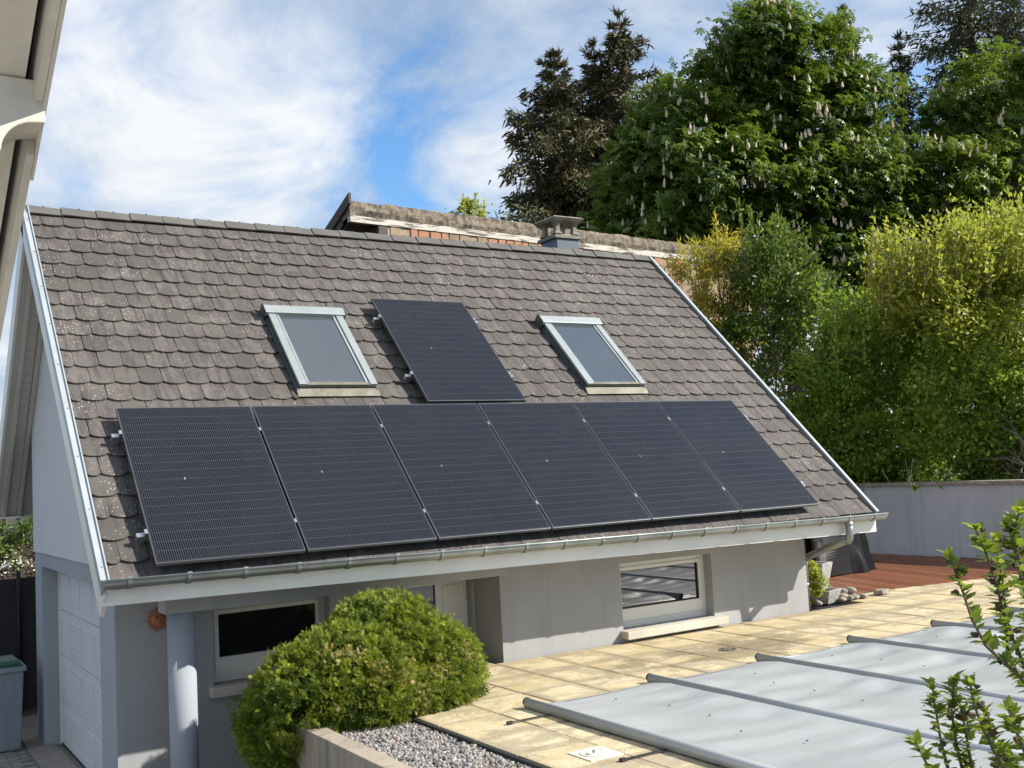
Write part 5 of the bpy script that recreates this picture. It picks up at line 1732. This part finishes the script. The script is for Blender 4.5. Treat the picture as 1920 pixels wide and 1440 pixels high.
def hibiscus():
    base = Vector((2.02, -5.62, ZT))
    e = empty('hibiscus_shrub', base, 'hibiscus twigs with fresh leaves and dry brown pods in the right foreground', 'shrub')
    D = 3.9
    # stems as pixel paths of their tips down to the shrub's crown
    stems = [
        [(1778, 1040), (1802, 1100), (1822, 1160), (1848, 1210), (1880, 1240), (1935, 1290), (1990, 1400)],
        [(1826, 985), (1850, 1040), (1870, 1100), (1882, 1150), (1900, 1200), (1925, 1260), (1985, 1400)],
        [(1866, 1010), (1880, 1090), (1886, 1150), (1890, 1230), (1930, 1300), (1990, 1420)],
        [(1912, 955), (1900, 1000), (1905, 1050), (1920, 1100), (1945, 1200), (1990, 1400)],
        [(1888, 985), (1906, 1030), (1922, 1080), (1950, 1200)],
        [(1920, 1100), (1935, 1180), (1965, 1300)],
        [(1748, 1285), (1756, 1340), (1766, 1400), (1780, 1450), (1830, 1560)],
        [(1790, 1270), (1784, 1330), (1792, 1390), (1806, 1450), (1850, 1560)],
        [(1818, 1275), (1826, 1320), (1845, 1370), (1880, 1440), (1900, 1540)],
        [(1800, 1320), (1812, 1380), (1822, 1440), (1860, 1560)],
        [(1716, 1390), (1734, 1425), (1752, 1460), (1830, 1590)],
        [(1892, 1330), (1905, 1370), (1925, 1420), (1940, 1520)],
        [(1850, 1330), (1862, 1390), (1880, 1440), (1910, 1540)],
        [(1880, 1400), (1890, 1430), (1905, 1480)],
    ]
    rs = random.Random(19)
    count = 0
    todo = []
    for si, path in enumerate(stems):
        pts = []
        d0 = D + rs.uniform(-0.25, 0.25)
        for i, (x, y) in enumerate(path):
            pts.append(at(x, y, d0 + 0.06 * i * (1 if si % 2 else -1) * 0.5))
        pts.append(base + Vector((rs.uniform(-.12, .12), rs.uniform(-.12, .12), 0)))
        nP = len(pts)
        MB().tube(pts, [0.0035 + 0.0065 * (i / (nP - 1)) for i in range(nP)], 6).build('stem', M['twig'], e, smooth=True)
        # leaves: dense whorls near the tip, then every few centimetres
        L = 0.0
        segs = [(pts[i], pts[i + 1]) for i in range(nP - 2)]
        for i, (a, b2) in enumerate(segs):
            ln = (b2 - a).length
            ax = (a - b2).normalized()
            step = 0.013 if i == 0 else 0.021
            k = 0.0
            while k < ln:
                p_ = a.lerp(b2, k / ln)
                far = L + k
                for q in range(3 if far < 0.10 else 2):
                    sd = Vector((rs.uniform(-1, 1), rs.uniform(-1, 1), rs.uniform(-0.4, 0.8)))
                    sd = (sd - ax * sd.dot(ax)).normalized()
                    dr_ = (ax * (1.1 if far < 0.03 else 0.55) + sd).normalized()
                    sz = rs.uniform(0.038, 0.068) * (0.8 if far < 0.03 else 1.0)
                    xa = dr_
                    za = (Vector((rs.uniform(-.5, .5), rs.uniform(-.5, .5), 1)) - xa * xa.z).normalized()
                    za = (za - xa * za.dot(xa)).normalized()
                    ya = za.cross(xa)
                    todo.append((p_ - base, Matrix((xa, ya, za)).transposed(), sz, min(3, rs.choice((0, 1, 1, 2, 3)) + (1 if far < 0.05 else 0))))
                    count += 1
                if rs.random() < (0.30 if far > 0.02 else 0.0):
                    sd = Vector((rs.uniform(-1, 1), rs.uniform(-1, 1), rs.uniform(-0.2, 0.9))).normalized()
                    o = link_child('seed_pod', POD, e, p_ + sd * 0.012 - base)
                    o.rotation_euler = sd.to_track_quat('Z', 'Y').to_euler()
                    o.scale = (1.0,) * 3 if rs.random() < .6 else (0.75,) * 3
                k += step * rs.uniform(0.7, 1.5)
            L += ln
    # the largest 300 leaves are parts of their own, the rest one part
    todo.sort(key=lambda q: -q[2])
    for (p_, R3, sz, ti) in todo[:300]:
        o = link_child('leaf', HL[ti], e, p_)
        o.rotation_euler = R3.to_euler()
        o.scale = (sz, sz, sz)
    Vs, Fs, Ts = [], [], []
    for (p_, R3, sz, ti) in todo[300:]:
        me_ = HL[ti]
        co = np.empty(len(me_.vertices) * 3, np.float32)
        me_.vertices.foreach_get('co', co)
        b0 = sum(len(v) for v in Vs)
        Vs.append(co.reshape(-1, 3) * sz @ np.array(R3).T + np.array(p_ + base))
        Fs.append(np.array([tuple(pl.vertices) for pl in me_.polygons]) + b0)
        Ts.append(np.full(len(Vs[-1]), (0.25, 0.5, 0.72, 0.95)[ti]))
    if Vs:
        o = put('small_leaves', arr_mesh('small_leaves', np.concatenate(Vs), np.concatenate(Fs), True, np.concatenate(Ts)), M['hib_leaf'], e)
        o['kind'] = 'stuff'
    return e


hibiscus()

# ------------------------------------------------------------------ old barn
BA = math.radians(5.7)
EX = Vector((math.cos(BA), math.sin(BA), 0))
EY = Vector((-math.sin(BA), math.cos(BA), 0))
P0 = Vector((5.93, 9.636, 0))
barn = empty('old_barn', (P0.x, P0.y, GZ), 'old barn with lichened concrete roof edge, peeling white beam and clay block wall', 'barn')


def bq(x, y, z):
    return P0 + EX * x + EY * y + Vector((0, 0, z))


def bbox(name, m_, x0_, x1_, y0_, y1_, z0_, z1_, parent=barn, slope=0.0, bevel=0.0):
    vs_ = []
    for z in (z0_, z1_):
        for x, y in ((x0_, y0_), (x1_, y0_), (x1_, y1_), (x0_, y1_)):
            vs_.append(bq(x, y, z - slope * y))
    return MB().add(vs_, [(3, 2, 1, 0), (4, 5, 6, 7), (0, 1, 5, 4), (1, 2, 6, 5), (2, 3, 7, 6), (3, 0, 4, 7)]).build(name, m_, parent, bevel=bevel)


BL = 11.5
TN = 0.497
# rough concrete roof edge: a noisy strip
rs = np.random.default_rng(8)
nxs = 260
pts_v = []
ringn = 8
for i in range(nxs + 1):
    x = BL * i / nxs
    jz = (jz * 0.75 + rs.normal(size=ringn) * 0.006) if i else rs.normal(size=ringn) * 0.008
    jy = (jy * 0.75 + rs.normal(size=ringn) * 0.006) if i else rs.normal(size=ringn) * 0.008
    ring = [(0.04, 5.335), (0.015, 5.42), (0.02, 5.53), (0.03, 5.60), (0.10, 5.625), (0.30, 5.52), (0.30, 5.30), (0.12, 5.335)]
    for k, (y, z) in enumerate(ring):
        pts_v.append(bq(x + rs.normal() * 0.006, y + jy[k], z + jz[k] - (0.03 if i in (0, nxs) else 0)))
fs_ = [(i * ringn + k, i * ringn + (k + 1) % ringn, (i + 1) * ringn + (k + 1) % ringn, (i + 1) * ringn + k) for i in range(nxs) for k in range(ringn)]
fs_ += [tuple(range(ringn))[::-1], tuple(range(nxs * ringn, (nxs + 1) * ringn))]
MB().add(pts_v, fs_).build('roof_edge', M['old_conc'], barn)
bbox('roof_sheet', M['barn_sheet'], 0.02, BL, 0.31, 7.0, 5.66, 5.70, slope=TN)
bbox('roof_boarding', M['dark_wood'], 0.05, BL, 0.06, 7.0, 5.32, 5.345, slope=TN)
bbox('eave_beam', M['peel'], 0.0, BL, 0.012, 0.12, 5.205, 5.325)
bbox('verge_board', M['dark_wood'], -0.055, -0.005, -0.05, 7.0, 5.50, 5.70, slope=TN)
bbox('verge_board', M['dark_wood'], -0.004, 0.03, 0.33, 7.0, 5.36, 5.52, slope=TN)
for k in range(9):
    y = 0.55 + 0.62 * k
    bbox('purlin', M['dark_wood'], 0.04, 0.85, y, y + 0.09, 5.18, 5.315, slope=TN)
bbox('barn_wall', M['mortar'], 0.80, BL - 0.3, 0.045, 0.40, GZ, 5.20)
bbox('gable_boarding', M['dark_wood'], 0.72, 0.795, 0.42, 6.8, GZ, 4.9 - 0.5)
bbox('corner_post', M['dark_wood'], 0.60, 0.79, 0.03, 0.40, GZ, 5.20, bevel=0.01)
bk_ = {}
for r in range(3):
    x = 0.86 + 0.10 * (r % 2)
    z = 5.02 - 0.205 * r
    while x < 8.6:
        w = rs.choice([0.17, 0.22, 0.22, 0.14])
        if rs.random() < 0.80:
            o = bbox('brick', M['brick_red'] if rs.random() < 0.75 else M['mortar'], x, x + w, 0.030 - rs.uniform(0, 0.010), 0.046, z + rs.uniform(0, .01), z + 0.175 - rs.uniform(0, .015), bevel=0.006)
        x += w + rs.uniform(0.025, 0.05)

# ------------------------------------------------------------------ neighbouring house roof near the viewpoint
nb_ = empty('viewer_house', (-2.6, -6.0, ZG), 'weathered white roof overhang with carved purlin end at the upper left edge', 'house')
TS = math.tan(math.radians(27))
def zv(y): return 1.685 - TS * (y + 5.337)
def vprism(name, m_, xa, xb, ya, yb, n0, n1, bevel=0.0):
    vs_ = []
    for x in (xa, xb):
        for y, n_ in ((ya, n0), (yb, n0), (yb, n1), (ya, n1)):
            vs_.append((x, y, zv(y) + n_))
    return MB().add(vs_, [(0, 1, 2, 3), (7, 6, 5, 4), (0, 4, 5, 1), (1, 5, 6, 2), (2, 6, 7, 3), (3, 7, 4, 0)]).build(name, m_, nb_, bevel=bevel)
vprism('verge_board', M['house_white'], -1.478, -1.458, -9.5, -5.022, 0.02, 0.17)
vprism('verge_board', M['house_white'], -1.478, -1.458, -4.868, -3.95, -0.0, 0.17)
vprism('verge_board', M['house_white'], -1.478, -1.458, -5.021, -4.869, 0.10, 0.17)
vprism('verge_flashing', M['house_white'], -1.457, -1.449, -9.5, -4.78, 0.0, 0.19)
vprism('soffit_panel', M['house_white'], -2.6, -1.497, -9.5, -3.9, 0.085, 0.10)
vprism('roof_covering', M['ridge'], -2.6, -1.47, -9.5, -3.9, 0.172, 0.186)
# purlin with a cove cut at its end
arc = [(-1.475 - 0.075 * (1 - math.cos(t)) , 1.49 - 0.075 * math.sin(t)) for t in np.linspace(0, math.pi / 2, 9)]
arc = [(-1.452, 1.49), (-1.470, 1.488)] + [(-1.470 - 0.086 * math.sin(t), 1.488 - 0.078 * (1 - math.cos(t))) for t in np.linspace(0.25, math.pi / 2, 9)]
poly = [(-2.6, 1.40), (-2.6, 1.60), (-1.452, 1.60)] + arc + [(-1.562, 1.40)]
MB().prism(poly, 1, -5.02, -4.87).build('purlin', M['house_white'], nb_, bevel=0.004)
MB().box(-3.2, -2.62, -9.5, -3.9, ZG, 1.25).build('house_wall', M['white_wall'], nb_)

# ------------------------------------------------------------------ bin and fence by the garage
bn = empty('wheelie_bin', (-0.55, 5.1, ZG), 'grey wheeled bin with green lid beside the garage wall', 'bin')
mb = MB()
rings = [(ZG + 0.02, 0.25, 0.22), (ZG + 0.85, 0.285, 0.265)]
vs_ = []
for z, a, b2 in rings:
    for sx, sy in ((-1, -1), (1, -1), (1, 1), (-1, 1)):
        vs_.append((-0.54 + sx * a, 5.12 + sy * b2, z))
mb.add(vs_, [(3, 2, 1, 0), (4, 5, 6, 7), (0, 1, 5, 4), (1, 2, 6, 5), (2, 3, 7, 6), (3, 0, 4, 7)]).build('body', M['bin'], bn, bevel=0.02)
MB().box(-0.85, -0.23, 4.83, 5.41, ZG + 0.851, ZG + 0.905).build('rim', M['bin'], bn, bevel=0.01)
mb = MB()
frustum(mb, -0.54, 5.12, ZG + 0.906, ZG + 0.975, 0.285, 0.235)
mb.build('lid', M['bin_lid'], bn, bevel=0.015)
MB().tube([(-0.78, 4.85, ZG + 0.93), (-0.3, 4.85, ZG + 0.93)], 0.012, 8).build('handle', M['bin_lid'], bn, smooth=True)
for sx in (-0.76, -0.32):
    MB().tube([(sx - 0.02, 5.36, ZG + 0.095), (sx + 0.02, 5.36, ZG + 0.095)], 0.095, 20).build('wheel', M['rubber'], bn)

fn = empty('wire_fence', (-0.3, 6.95, -2.2), 'black wire fence with dark screening fabric behind the bin', 'fence')
MB().box(-5.0, 1.6, 6.985, 6.99, -2.15, -0.50).build('screen_fabric', M['mesh_fabric'], fn)
wm = MB()
for k in range(60):
    for sgn in (-1, 1):
        xa = -2.0 + 0.06 * k
        wm.add([(xa, 6.98, -2.1), (xa + 0.004, 6.98, -2.1), (xa + sgn * 1.1 + 0.004, 6.98, -0.52), (xa + sgn * 1.1, 6.98, -0.52)], [(0, 1, 2, 3)])
tag(wm.build('wire_mesh', M['fence_metal'], fn), kind='stuff')
for x in (-1.9, -0.035):
    MB().tube([(x, 6.95, -2.3), (x, 6.95, -0.41)], 0.028, 10).build('fence_post', M['fence_metal'], fn, smooth=True)
